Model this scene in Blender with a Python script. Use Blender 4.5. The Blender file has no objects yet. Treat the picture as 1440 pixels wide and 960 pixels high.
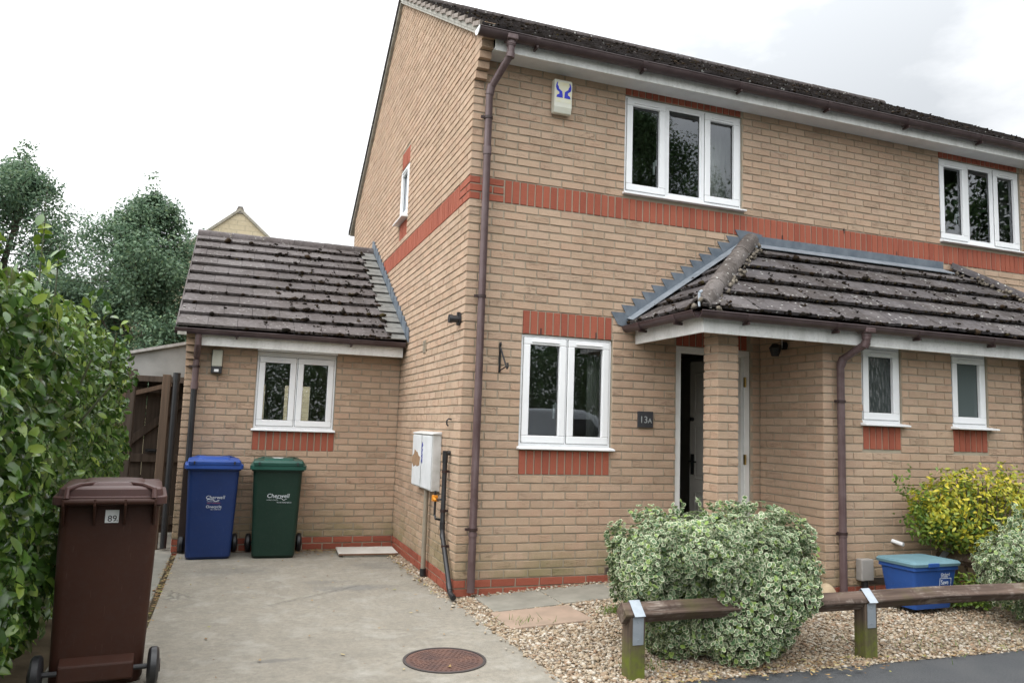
import bpy, bmesh, math, random
import numpy as np
from mathutils import Vector, Matrix
random.seed(7); RNG = np.random.default_rng(7)
PI = math.pi; R = math.radians
scene = bpy.context.scene
COL = scene.collection

# ------------------------------------------------------------------ materials
class NT:
    def __init__(s, name):
        m = bpy.data.materials.new(name); m.use_nodes = True
        s.m = m; s.t = m.node_tree; s.n = s.t.nodes; s.l = s.t.links
        s.b = s.n.get('Principled BSDF'); s.out = s.n.get('Material Output')
        s._pos = None
    def add(s, typ, **k):
        n = s.n.new(typ)
        for a, v in k.items(): setattr(n, a, v)
        return n
    def set(s, sock, v):
        if hasattr(v, 'is_output'): s.l.new(v, sock)
        else: sock.default_value = v
    @property
    def pos(s):
        if s._pos is None: s._pos = s.add('ShaderNodeNewGeometry')
        return s._pos.outputs['Position']
    @property
    def island(s):
        s.pos; return s._pos.outputs['Random Per Island']
    def mapped(s, sc):
        mp = s.add('ShaderNodeVectorMath', operation='MULTIPLY'); s.l.new(s.pos, mp.inputs[0]); mp.inputs[1].default_value = sc
        return mp.outputs[0]
    def noise(s, scale, detail=4, rough=.55, vec=None, w=None):
        n = s.add('ShaderNodeTexNoise'); n.inputs['Scale'].default_value = scale
        n.inputs['Detail'].default_value = detail; n.inputs['Roughness'].default_value = rough
        s.l.new(vec if vec is not None else s.pos, n.inputs['Vector'])
        return n.outputs['Fac']
    def voro(s, scale, feature='F1', vec=None, out='Distance'):
        n = s.add('ShaderNodeTexVoronoi'); n.feature = feature; n.inputs['Scale'].default_value = scale
        s.l.new(vec if vec is not None else s.pos, n.inputs['Vector'])
        return n.outputs[out]
    def ramp(s, fac, stops, interp='LINEAR'):
        r = s.add('ShaderNodeValToRGB'); r.color_ramp.interpolation = interp
        e = r.color_ramp.elements
        while len(e) < len(stops): e.new(.5)
        for i, (p, c) in enumerate(stops):
            e[i].position = p; e[i].color = (c, c, c, 1) if isinstance(c, (int, float)) else (*c, 1)
        s.set(r.inputs[0], fac)
        return r.outputs[0]
    def mix(s, fac, a, b, mode='MIX'):
        n = s.add('ShaderNodeMix', data_type='RGBA', blend_type=mode)
        s.set(n.inputs[0], fac)
        for i, v in ((6, a), (7, b)):
            s.set(n.inputs[i], (*v, 1) if isinstance(v, tuple) and len(v) == 3 else v)
        return n.outputs[2]
    def math(s, op, a, b=0.):
        n = s.add('ShaderNodeMath', operation=op); s.set(n.inputs[0], a); s.set(n.inputs[1], b)
        return n.outputs[0]
    def sep(s):
        n = s.add('ShaderNodeSeparateXYZ'); s.l.new(s.pos, n.inputs[0]); return n.outputs
    def bump(s, h, strength=.5, dist=.01, prev=None):
        n = s.add('ShaderNodeBump'); n.inputs['Strength'].default_value = strength; n.inputs['Distance'].default_value = dist
        s.set(n.inputs['Height'], h)
        if prev is not None: s.l.new(prev, n.inputs['Normal'])
        return n.outputs[0]
    def fin(s, col=None, rough=.6, norm=None, spec=None, metal=None):
        if col is not None: s.set(s.b.inputs['Base Color'], (*col, 1) if isinstance(col, tuple) and len(col) == 3 else col)
        s.set(s.b.inputs['Roughness'], rough)
        if norm is not None: s.l.new(norm, s.b.inputs['Normal'])
        if spec is not None: s.b.inputs['Specular IOR Level'].default_value = spec
        if metal is not None: s.b.inputs['Metallic'].default_value = metal
        return s.m

def simple(name, c1, c2=None, rough=.5, scale=6, bump=.1, bscale=60, spec=.4, metal=0, dist=.004):
    t = NT(name); c2 = c2 or tuple(x*.8 for x in c1)
    col = t.mix(t.ramp(t.noise(scale, 5, .6), [(.35, 0.), (.65, 1.)]), c1, c2)
    return t.fin(col, rough, t.bump(t.noise(bscale, 3), bump, dist), spec, metal)

def brick_mat(name, cols, stain=True):
    t = NT(name)
    n = len(cols)
    c = t.ramp(t.island, [(i/n, cc) for i, cc in enumerate(cols)], 'CONSTANT')
    nm = t.noise(9, 5, .65)
    c = t.mix(t.ramp(nm, [(.3, 0.), (.75, .55)]), c, (.505, .385, .278) if stain else (.31, .09, .055))
    fine = t.noise(140, 4, .7)
    c = t.mix(t.ramp(fine, [(.3, .4), (.5, 0.)]), c, (.20, .135, .09) if stain else (.16, .05, .035))
    # drag-wire creases, only on some bricks
    cr = t.noise(1, 4, .6, t.mapped((6.5, 6.5, 27)))
    crm = t.ramp(cr, [(.465, 0.), (.495, 1.), (.505, 1.), (.53, 0.)])
    sel = t.ramp(t.math('FRACT', t.math('MULTIPLY', t.island, 37.7)), [(.3, .06), (1., .85)])
    crease = t.math('MULTIPLY', t.math('MULTIPLY', crm, sel), t.math('MULTIPLY', t.ramp(t.noise(7, 3), [(.4, 0.), (.6, 1.)]), 1. if stain else .25))
    c = t.mix(t.math('MULTIPLY', crease, .42), c, (.16, .11, .08) if stain else (.12, .035, .025))
    big = t.noise(.9, 4, .6)
    c = t.mix(t.ramp(big, [(.45, 0.), (.75, .22)]), c, (.32, .235, .17) if stain else (.2, .07, .05))
    if stain:
        c = t.mix(t.ramp(t.noise(1, 4, .6, t.mapped((2.6, 2.6, .28))), [(.5, 0.), (.72, .22)]), c, (.27, .205, .145))
        z = t.sep()[2]
        g = t.math('MULTIPLY', t.ramp(z, [(.12, 1.), (.62, 0.)]), t.ramp(t.noise(2.2, 5, .65), [(.38, 0.), (.62, .75)]))
        c = t.mix(g, c, (.17, .165, .07))
    h = t.math('SUBTRACT', t.math('ADD', t.math('MULTIPLY', t.noise(35, 5, .7), .8), t.math('MULTIPLY', fine, .3)), t.math('MULTIPLY', crease, .9))
    return t.fin(c, .93, t.bump(h, .75, .009), .2)

BUFF = [(.462, .327, .232), (.430, .302, .212), (.470, .317, .222), (.385, .270, .190), (.488, .347, .251), (.450, .302, .214), (.412, .284, .205), (.466, .332, .243)]
RED = [(.335, .102, .064), (.31, .094, .060), (.35, .110, .069), (.285, .084, .055), (.335, .104, .067)]
mBuff = brick_mat('buff_brick', BUFF); mRed = brick_mat('red_brick', RED, False)
def mortar_mat():
    t = NT('mortar')
    c = t.mix(t.ramp(t.noise(3, 5, .6), [(.35, 0.), (.7, 1.)]), (.36, .312, .24), (.30, .262, .202))
    return t.fin(c, .95, t.bump(t.noise(120, 4), .6, .004), .15)
mMortar = mortar_mat()
mRedMortar = simple('red_mortar', (.36, .29, .22), (.28, .22, .17), .95, 8, .5, 120, .15)
mPlaster = simple('interior_plaster', (.55, .53, .48), (.50, .48, .43), .8, 2)
mFloorIn = simple('interior_floor', (.12, .09, .06), (.10, .07, .05), .6, 2)
mUpvc = simple('white_upvc', (.80, .81, .82), (.76, .77, .78), .32, 5, .03, 20, .45)
mGasket = simple('black_gasket', (.02, .02, .022), None, .6)
mLead = simple('lead', (.095, .118, .145), (.155, .178, .205), .6, 9, .25, 18, .4, .2, .01)
mLeadP = simple('pale_lead_strip', (.27, .30, .335), (.19, .215, .24), .55, 9, .25, 18, .4, .2, .01)
mSoaker = simple('pale_lead', (.20, .20, .185), (.12, .12, .112), .6, 12, .3, 30, .3, 0, .006)
def stained_white():
    t = NT('weathered_white_board')
    st = t.noise(1, 5, .6, t.mapped((7, 7, 1.4)))
    c = t.mix(t.ramp(st, [(.48, 0.), (.78, .6)]), (.76, .76, .74), (.40, .40, .37))
    c = t.mix(t.ramp(t.noise(40, 3), [(.5, 0.), (.8, .3)]), c, (.3, .29, .25))
    return t.fin(c, .55, t.bump(t.noise(30, 3), .1, .004), .3)
mBoard = stained_white()
mSoffit = simple('soffit_board', (.72, .73, .73), (.62, .63, .63), .6, 4)
def brown_pvc():
    t = NT('brown_pvc')
    c = t.mix(t.ramp(t.noise(5, 5, .6), [(.35, 0.), (.7, 1.)]), (.078, .047, .046), (.122, .085, .086))
    c = t.mix(t.ramp(t.noise(1, 4, .6, t.mapped((60, 60, 2))), [(.5, 0.), (.8, .5)]), c, (.20, .15, .155))
    c = t.mix(t.ramp(t.math('ADD', t.sep()[2], t.noise(2, 3)), [(0., 0.), (1., .0)]), c, (.08, .05, .05))
    return t.fin(c, .42, t.bump(t.noise(20, 3), .06, .004), .4)
mBrown = brown_pvc()
mGut = simple('gutter_brown', (.050, .032, .033), (.085, .060, .060), .42, 4, .06, 20, .4)
mBrownDk = simple('dark_brown_pvc', (.035, .018, .017), None, .5)
mBlack = simple('black_plastic', (.014, .014, .016), (.022, .022, .024), .38, 4, .05, 40, .5)
mIron = simple('black_iron', (.012, .012, .013), None, .5)
mGalv = simple('galvanised_steel', (.42, .46, .50), (.32, .36, .40), .42, 9, .1, 60, .5, .55)
mBrass = simple('brass', (.45, .30, .10), None, .35, 5, .05, 30, .5, .9)
def glass_mat(name, rough=0., tint=(.80, .86, .85), wav=.02, f0=.10):
    t = NT(name); t.n.remove(t.b)
    tr = t.add('ShaderNodeBsdfTransparent'); tr.inputs[0].default_value = (*tint, 1)
    gl = t.add('ShaderNodeBsdfGlossy'); gl.inputs['Roughness'].default_value = rough; gl.inputs[0].default_value = (.92, .96, 1, 1)
    nb = t.bump(t.noise(1.6, 2), wav, .02); t.l.new(nb, gl.inputs['Normal'])
    fr = t.add('ShaderNodeFresnel'); fr.inputs['IOR'].default_value = 1.52
    f = t.math('ADD', t.math('MULTIPLY', fr.outputs[0], 1.5), f0-.06)
    mx = t.add('ShaderNodeMixShader'); t.l.new(f, mx.inputs[0]); t.l.new(tr.outputs[0], mx.inputs[1]); t.l.new(gl.outputs[0], mx.inputs[2])
    t.l.new(mx.outputs[0], t.out.inputs[0])
    return t.m
mGlass = glass_mat('window_glass', rough=.012, f0=.12)
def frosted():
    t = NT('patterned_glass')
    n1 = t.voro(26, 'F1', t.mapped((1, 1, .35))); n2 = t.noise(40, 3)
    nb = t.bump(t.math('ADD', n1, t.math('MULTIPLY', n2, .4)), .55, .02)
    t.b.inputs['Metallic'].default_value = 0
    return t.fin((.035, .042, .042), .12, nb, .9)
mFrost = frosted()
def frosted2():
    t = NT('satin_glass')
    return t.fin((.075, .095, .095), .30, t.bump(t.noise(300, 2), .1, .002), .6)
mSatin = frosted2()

def tile_mat(name, cols, lichen=.5, moss=.3):
    t = NT(name)
    n = len(cols)
    c = t.ramp(t.island, [(i/n, cc) for i, cc in enumerate(cols)], 'CONSTANT')
    c = t.mix(t.ramp(t.noise(7, 6, .65), [(.35, 0.), (.7, .6)]), c, (.15, .135, .132))
    c = t.mix(t.ramp(t.noise(45, 4, .7), [(.45, 0.), (.7, .5)]), c, (.05, .042, .042))
    # moss film
    mz = t.ramp(t.math('MULTIPLY', t.noise(2.3, 4, .6), t.ramp(t.noise(22, 5, .7), [(.3, .5), (.7, 1.4)])), [(.42, 0.), (.56, moss)])
    c = t.mix(mz, c, (.03, .022, .016))
    # lichen dots
    d = t.voro(16, 'F1', t.mapped((1, 1, 1))); dn = t.math('ADD', d, t.math('MULTIPLY', t.noise(70, 3), .22))
    sel = t.ramp(t.noise(3.1, 3), [(.42, 0.), (.55, 1.)])
    li = t.math('MULTIPLY', t.ramp(dn, [(.24, lichen), (.31, 0.)]), sel)
    c = t.mix(li, c, (.48, .48, .45))
    return t.fin(c, .9, t.bump(t.math('ADD', t.noise(60, 4, .7), t.math('MULTIPLY', mz, .6)), .5, .006), .25)
mTileExt = tile_mat('grey_concrete_tile', [(.110, .098, .098), (.094, .084, .084), (.124, .112, .110), (.102, .089, .088)], .45, .4)
mTilePorch = tile_mat('mossy_concrete_tile', [(.085, .078, .082), (.068, .062, .066), (.11, .10, .10), (.078, .07, .072)], .9, .55)
mTileMain = tile_mat('dark_mossy_tile', [(.035, .029, .03), (.028, .023, .024), (.045, .036, .036)], .95, .6)
def moss_mat():
    t = NT('moss')
    c = t.ramp(t.island, [(0, (.014, .011, .008)), (.3, (.024, .017, .011)), (.55, (.011, .009, .007)), (.8, (.034, .023, .014)), (.95, (.045, .036, .016))], 'CONSTANT')
    return t.fin(c, 1., t.bump(t.noise(150, 3), .8, .006), .1)
mMoss = moss_mat()
mHip = tile_mat('weathered_hip_tile', [(.14, .122, .11), (.12, .107, .098), (.15, .132, .12)], .95, .5)
mVerge = simple('verge_mortar', (.44, .42, .38), (.30, .29, .26), .95, 14, .6, 60, .15)

# ------------------------------------------------------------------ mesh helper
class MB:
    def __init__(s): s.v = []; s.f = []; s.m = []
    def add(s, vs, fs, mi=0):
        o = len(s.v); s.v += [tuple(p) for p in vs]; s.f += [tuple(i+o for i in f) for f in fs]; s.m += [mi]*len(fs)
        return s
    def hexa(s, p, mi=0):   # 8 points: bottom 4 ccw, top 4 ccw
        return s.add(p, [(3, 2, 1, 0), (4, 5, 6, 7), (0, 1, 5, 4), (1, 2, 6, 5), (2, 3, 7, 6), (3, 0, 4, 7)], mi)
    def box(s, x0, x1, y0, y1, z0, z1, mi=0):
        x0, x1 = sorted((x0, x1)); y0, y1 = sorted((y0, y1)); z0, z1 = sorted((z0, z1))
        return s.hexa([(x0, y0, z0), (x1, y0, z0), (x1, y1, z0), (x0, y1, z0), (x0, y0, z1), (x1, y0, z1), (x1, y1, z1), (x0, y1, z1)], mi)
    def obox(s, c, ax, ay, az, sx, sy, sz, mi=0):
        c, ax, ay, az = (np.array(q, float) for q in (c, ax, ay, az))
        P = [c+ax*sx*i/2+ay*sy*j/2+az*sz*k/2 for k in (-1, 1) for i, j in ((-1, -1), (1, -1), (1, 1), (-1, 1))]
        return s.hexa(P, mi)
    def prism(s, poly, d0, d1, plane='xz', mi=0):
        n = len(poly)
        def P(a, b, d): return {'xz': (a, d, b), 'yz': (d, a, b), 'xy': (a, b, d)}[plane]
        vs = [P(a, b, d0) for a, b in poly]+[P(a, b, d1) for a, b in poly]
        fs = [tuple(range(n)), tuple(range(2*n-1, n-1, -1))]+[(i, i+n, (i+1) % n+n, (i+1) % n) for i in range(n)]
        return s.add(vs, fs, mi)
    def tube(s, pts, r, n=12, mi=0, cap=True):
        pts = [np.array(p, float) for p in pts]; rs = r if isinstance(r, (list, tuple)) else [r]*len(pts)
        vs = []; up = None
        for i, p in enumerate(pts):
            t = (pts[min(i+1, len(pts)-1)]-pts[max(i-1, 0)]); t = t/np.linalg.norm(t)
            if up is None:
                up = np.array((0, 0, 1.)) if abs(t[2]) < .9 else np.array((0, 1., 0))
            a = np.cross(t, up); a /= np.linalg.norm(a); b = np.cross(a, t); up = b
            for k in range(n):
                w = 2*PI*k/n; vs.append(p+rs[i]*(math.cos(w)*a+math.sin(w)*b))
        fs = [(i*n+k, i*n+(k+1) % n, (i+1)*n+(k+1) % n, (i+1)*n+k) for i in range(len(pts)-1) for k in range(n)]
        if cap: fs += [tuple(range(n-1, -1, -1)), tuple(range((len(pts)-1)*n, len(pts)*n))]
        return s.add(vs, fs, mi)
    def loft(s, rings, cap=True, mi=0):
        n = len(rings[0]); vs = [p for r in rings for p in r]
        fs = [(i*n+k, i*n+(k+1) % n, (i+1)*n+(k+1) % n, (i+1)*n+k) for i in range(len(rings)-1) for k in range(n)]
        if cap: fs += [tuple(range(n-1, -1, -1)), tuple(range((len(rings)-1)*n, len(rings)*n))]
        return s.add(vs, fs, mi)
    def build(s, name, mats, parent=None, smooth=False, bevel=0, recalc=True, loc=None, rotz=0):
        me = bpy.data.meshes.new(name); me.from_pydata(s.v, [], s.f)
        for m in (mats if isinstance(mats, (list, tuple)) else [mats]): me.materials.append(m)
        me.polygons.foreach_set('material_index', s.m)
        if recalc:
            bm = bmesh.new(); bm.from_mesh(me); bmesh.ops.recalc_face_normals(bm, faces=bm.faces); bm.to_mesh(me); bm.free()
        if smooth:
            me.polygons.foreach_set('use_smooth', [True]*len(me.polygons))
            me.set_sharp_from_angle(angle=R(38))
        me.update()
        o = bpy.data.objects.new(name, me); COL.objects.link(o)
        if parent is not None: o.parent = parent
        if loc: o.location = loc; o.rotation_euler.z = rotz
        if bevel:
            b = o.modifiers.new('b', 'BEVEL'); b.width = bevel; b.segments = 2; b.limit_method = 'ANGLE'; b.angle_limit = R(40)
        return o
def np_mesh(name, V, F, mats, parent=None, mi=None, smooth=False):
    """V (n,3), F (m,k) arrays, one size of face"""
    me = bpy.data.meshes.new(name); k = F.shape[1]
    me.vertices.add(len(V)); me.vertices.foreach_set('co', np.ascontiguousarray(V, dtype=np.float32).ravel())
    me.loops.add(F.size); me.loops.foreach_set('vertex_index', np.ascontiguousarray(F, dtype=np.int32).ravel())
    me.polygons.add(len(F)); me.polygons.foreach_set('loop_start', np.arange(0, F.size, k, dtype=np.int32))
    for m in (mats if isinstance(mats, (list, tuple)) else [mats]): me.materials.append(m)
    if mi is not None: me.polygons.foreach_set('material_index', np.ascontiguousarray(mi, dtype=np.int32))
    if smooth: me.polygons.foreach_set('use_smooth', np.ones(len(F), dtype=bool))
    me.update(calc_edges=True); me.validate()
    o = bpy.data.objects.new(name, me); COL.objects.link(o)
    if parent is not None: o.parent = parent
    return o
def empty(name, loc=(0, 0, 0), rz=0):
    o = bpy.data.objects.new(name, None); COL.objects.link(o); o.location = loc; o.rotation_euler.z = rz; o.empty_display_size = .1
    return o
def tag(o, label=None, cat=None, group=None, kind=None):
    if label: o['label'] = label
    if cat: o['category'] = cat
    if group: o['group'] = group
    if kind: o['kind'] = kind
    return o
def text_mesh(txt, size, name, mat, parent=None, loc=(0, 0, 0), rot=(PI/2, 0, 0), depth=.0008, align='CENTER', shear=0, sx=1):
    cu = bpy.data.curves.new(name, 'FONT'); cu.body = txt; cu.size = size; cu.align_x = align; cu.extrude = depth; cu.shear = shear; cu.resolution_u = 3
    tmp = bpy.data.objects.new(name, cu); COL.objects.link(tmp)
    dg = bpy.context.evaluated_depsgraph_get(); me = bpy.data.meshes.new_from_object(tmp.evaluated_get(dg))
    bpy.data.objects.remove(tmp)
    me.materials.clear(); me.materials.append(mat)
    o = bpy.data.objects.new(name, me); COL.objects.link(o)
    o.parent = parent; o.location = loc; o.rotation_euler = rot; o.scale.x = sx
    return o
def seal(name, o):
    return o

# ------------------------------------------------------------------ brick walls
BW = .2295; BH = .075; JT = .010
class Wall:
    """origin + u*udir + z ; n points outwards"""
    def __init__(s, origin, udir, n):
        s.o = np.array(origin, float); s.u = np.array(udir, float); s.n = np.array(n, float)
        s.bm = MB(); s.z = np.array((0, 0, 1.))
    def P(s, u, z, d): return s.o+s.u*u+s.z*z+s.n*d
    def brick(s, ub0, ub1, ut0, ut1, z0, z1, mi, pr=.0, bev=.0038):
        j = lambda a=.002: random.uniform(-a, a)
        d = random.uniform(-.002, .002)+pr
        base = [(ub0, z0), (ub1, z0), (ut1, z1), (ut0, z1)]
        b = bev
        top = [(ub0+b+j(), z0+b+j()), (ub1-b+j(), z0+b+j()), (ut1-b+j(), z1-b+j()), (ut0+b+j(), z1-b+j())]
        vs = [s.P(u, z, -.013) for u, z in base]+[s.P(u, z, d) for u, z in top]
        s.bm.add(vs, [(4, 5, 6, 7), (0, 1, 5, 4), (1, 2, 6, 5), (2, 3, 7, 6), (3, 0, 4, 7)], mi)
    def course(s, n, u0, u1, par, holes, z0=.15, mi=0, lim=None, closed=True):
        zb = z0+n*BH; zt = zb+BH-JT; zm = (zb+zt)/2
        cuts = [(a, b) for a, b, c, d in holes if c-.004 < zm < d+.004]
        starts = []
        u = u0-(0 if par == 0 else BW/2)
        while u < u1:
            starts.append((max(u, u0), min(u+BW-JT, u1))); u += BW
        for a, b in starts:
            segs = [(a, b)]
            for h0, h1 in cuts:
                ns = []
                for p, q in segs:
                    if h1 <= p or h0 >= q: ns.append((p, q))
                    else:
                        if h0-p > .02: ns.append((p, h0-.002))
                        if q-h1 > .02: ns.append((h1+.002, q))
                segs = ns
            for p, q in segs:
                if q-p < .02: continue
                if lim:
                    (l0, r0), (l1, r1) = lim(zb), lim(zt)
                    p0, q0, p1, q1 = max(p, l0), min(q, r0), max(p, l1), min(q, r1)
                    if q0-p0 < .015: continue
                    if q1-p1 < .004: p1 = q1 = (max(p, min(q, (p1+q1)/2))); q1 += .004
                    s.brick(p0, q0, p1, q1, zb, zt, mi)
                else: s.brick(p, q, p, q, zb, zt, mi)
    def soldiers(s, ua, n, z, mi=1, w=BW/3, h=.215):
        for k in range(n): s.brick(ua+k*w, ua+(k+1)*w-JT, ua+k*w, ua+(k+1)*w-JT, z, z+h, mi)
    def sheet(s, u0, u1, z0, z1, holes, mi=2, d=-.009, depth=.10):
        us = sorted({u0, u1, *[x for h in holes for x in h[:2] if u0 < x < u1]}); zs = sorted({z0, z1, *[x for h in holes for x in h[2:] if z0 < x < z1]})
        for a, b in zip(us, us[1:]):
            for c, e in zip(zs, zs[1:]):
                um, zm = (a+b)/2, (c+e)/2
                if any(h[0] < um < h[1] and h[2] < zm < h[3] for h in holes): continue
                s.bm.add([s.P(a, c, d), s.P(b, c, d), s.P(b, e, d), s.P(a, e, d)], [(0, 1, 2, 3)], mi)
        for a, b, c, e in holes:
            for (p, q) in (((a, c), (b, c)), ((b, c), (b, e)), ((b, e), (a, e)), ((a, e), (a, c))):
                s.bm.add([s.P(*p, d), s.P(*q, d), s.P(*q, d-depth), s.P(*p, d-depth)], [(0, 1, 2, 3)], mi)
    def build(s, parent, label=None):
        o = s.bm.build('brick_wall', [mBuff, mRed, mMortar], parent, recalc=False)
        if label: o['label'] = label
        return o
def zc(n): return .15+BH*n

house = empty('brick_house', (0, 0, 0))
tag(house, 'buff brick semi-detached house with red brick bands, tiled porch and low side extension', 'house')
HW = 8.68
# openings: (u0,u1,z0,z1)
W1 = (.556, 1.486, 1.275, 2.325); F1 = (1.580, 2.968, 3.775, 4.80); F2 = (5.735, 7.075, 3.775, 4.80)
DOOR = (2.19, 3.07, .17, 2.325)
GW = (2.74, 3.24, 4.03, 4.76)
YE = 2.70; XE = -2.41
EW = (-1.657-XE, -.762-XE, 1.335, 2.24)
B1 = (3.640, 4.125, 1.592, 2.36); B2 = (4.770, 5.262, 1.592, 2.36)
YB = -.90; XB0 = 3.18; XB1 = 5.73
RX0, RXT = 1.65, 3.02   # porch roof: eave corner x, top x
EAVE_Z, RIDGE_Z, RIDGE_Y, EAVE_Y = 4.985, 7.47, 3.70, -.36
def roof_z(y): return EAVE_Z+(RIDGE_Z-EAVE_Z)*((y-EAVE_Y)/(RIDGE_Y-EAVE_Y) if y <= RIDGE_Y else (2*RIDGE_Y-EAVE_Y-y)/(RIDGE_Y-EAVE_Y))

# front wall (u = x, outward -y)
w = Wall((0, 0, 0), (1, 0, 0), (0, -1, 0))
holes = [W1, F1, F2, DOOR]
reds = [(W1[0]+.005, W1[0]+12*BW/3+.003, zc(29), zc(32)-.001), (W1[0]+.005, W1[0]+12*BW/3+.003, zc(12), zc(15)-.001),
        (F1[0], F1[1], zc(62), zc(66)), (F2[0], F2[1], zc(62), zc(66)), (DOOR[0], DOOR[1], zc(29), zc(32)-.001)]
for n in range(-3, 65):
    if 45 <= n < 48: continue
    zm = zc(n)+.03
    hs = holes+reds+([(XB0, XB1, .0, 2.4)] if n < 30 else [])
    w.course(n, 0, HW, n % 2, hs, mi=1 if n < 0 else 0)
for n in (45, 46, 47):
    if n % 2: w.brick(0, .1025, 0, .1025, zc(n), zc(n)+.065, 1); w.brick(.1125, .332, .1125, .332, zc(n), zc(n)+.065, 1)
    else: w.brick(0, .2195, 0, .2195, zc(n), zc(n)+.065, 1); w.brick(.2295, .332, .2295, .332, zc(n), zc(n)+.065, 1)
w.soldiers(.344, int((HW-.344)/(BW/3)), zc(45))
w.soldiers(W1[0]+.006, 12, zc(29)); w.soldiers(W1[0]+.006, 12, zc(12))
w.soldiers(F1[0]+.002, 18, zc(62), 1); w.soldiers(F2[0]+.002, 17, zc(62), 1); w.soldiers(DOOR[0], 11, zc(29), 1)
w.sheet(.006, HW, -.15, 5.02, holes)
# corbelled kneeler at the eaves corner
for k, n in enumerate((60, 61, 62, 63, 64)):
    st = .052*(k+1); zb = zc(n)+.0
    w.bm.box(0, .112, -st, 0, zb, zb+.065, 0); w.bm.box(.004, .108, -st+.012, 0, zb+.0651, zb+.0749, 2)
w.bm.box(.002, .110, -.25, -.02, zc(65), zc(65)+.065, 0)
# weep holes and air brick
for (x, z) in ((.735, zc(29)), (1.30, zc(29)), (3.47, zc(45)), (4.30, zc(47)+.03), (5.05, zc(45)), (1.56, zc(3))):
    w.bm.box(x, x+.009, -.004, .01, z, z+.06, 3)
w.bm.box(1.44, 1.655, -.004, .01, zc(0)+.002, zc(0)+.062, 4)
for k in range(6): w.bm.box(1.45, 1.645, -.006, -.002, zc(0)+.008+k*.009, zc(0)+.012+k*.009, 3)
fw = w.bm.build('brick_wall', [mBuff, mRed, mMortar, mGasket, simple('air_brick', (.2, .15, .11))], house, recalc=False)

# gable wall (u = y, outward -x)
w = Wall((0, 0, 0), (0, 1, 0), (-1, 0, 0))
DEPTH = 2*RIDGE_Y
slope = (RIDGE_Z-EAVE_Z)/(RIDGE_Y-EAVE_Y)
def glim(z, off=.07):
    t = (z+off-EAVE_Z)/slope+EAVE_Y
    return (max(0, t), min(DEPTH, DEPTH-t))
greds = [(GW[0], GW[1], GW[3], GW[3]+.225), (GW[0], GW[1], GW[2]-.225, GW[2])]
for n in range(-3, 98):
    if 45 <= n < 48: continue
    w.course(n, 0, DEPTH, (n+1) % 2, [GW]+greds, mi=1 if n < 0 else 0, lim=glim if zc(n) > 4.7 else None)
for n in (45, 46, 47):
    if n % 2: w.brick(0, .2195, 0, .2195, zc(n), zc(n)+.065, 1); w.brick(.2295, .332, .2295, .332, zc(n), zc(n)+.065, 1)
    else: w.brick(0, .1025, 0, .1025, zc(n), zc(n)+.065, 1); w.brick(.1125, .332, .1125, .332, zc(n), zc(n)+.065, 1)
w.soldiers(.344, int((DEPTH-.35)/(BW/3)), zc(45))
w.soldiers(GW[0], 6, GW[3]+.006); w.soldiers(GW[0], 6, GW[2]-.22)
w.sheet(.006, DEPTH, -.15, EAVE_Z+.1, [GW])
P = w.P; d = -.011
w.bm.add([P(.006, EAVE_Z+.1, d), P(DEPTH, EAVE_Z+.1, d), P(RIDGE_Y, RIDGE_Z-.02, d)], [(0, 1, 2)], 2)
w.build(house)
# far end gable and rear wall (plain sheets, never seen)
b = MB(); b.add([(HW, 0, -.1), (HW, DEPTH, -.1), (HW, DEPTH, 5.08), (HW, RIDGE_Y, RIDGE_Z-.02), (HW, 0, 5.08)], [(0, 1, 2, 3, 4)])
b.add([(0, DEPTH, -.1), (HW, DEPTH, -.1), (HW, DEPTH, 5.05), (0, DEPTH, 5.05)], [(0, 1, 2, 3)])
b.build('brick_wall', mBuff, house, recalc=False)

# bay front wall and porch side wall
w = Wall((0, YB, 0), (1, 0, 0), (0, -1, 0))
bh = [B1, B2]; sol = [(B1[0]+.005, B1[0]+6*BW/3+.002, B1[2]-.222, B1[2]-.001), (B2[0]+.005, B2[0]+6*BW/3+.002, B2[2]-.222, B2[2]-.001)]
for n in range(-3, 31):
    w.course(n, XB0, XB1, n % 2, bh+sol, mi=1 if n < 0 else 0)
w.soldiers(B1[0]+.006, 6, B1[2]-.219); w.soldiers(B2[0]+.006, 6, B2[2]-.219)
w.sheet(XB0+.006, XB1, -.15, 2.52, bh)
w.bm.box(3.66, 3.875, YB-.004, YB+.01, zc(0)+.002, zc(0)+.062, 3)
for k in range(5): w.bm.box(3.67, 3.865, YB-.006, YB-.002, zc(0)+.008+k*.011, zc(0)+.013+k*.011, 4)
w.bm.build('brick_wall', [mBuff, mRed, mMortar, bpy.data.materials['air_brick'], mGasket], house, recalc=False)
w = Wall((XB0, YB, 0), (0, 1, 0), (-1, 0, 0))
for n in range(-3, 33): w.course(n, 0, .9, (n+1) % 2, [], mi=1 if n < 0 else 0)
w.sheet(.006, .9, -.15, 2.6, []); w.build(house)
w = Wall((XB1, 0, 0), (0, -1, 0), (1, 0, 0))
for n in range(-3, 33): w.course(n, 0, .9, n % 2, [], mi=1 if n < 0 else 0)
w.sheet(0, .894, -.15, 2.6, []); w.build(house)
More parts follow.
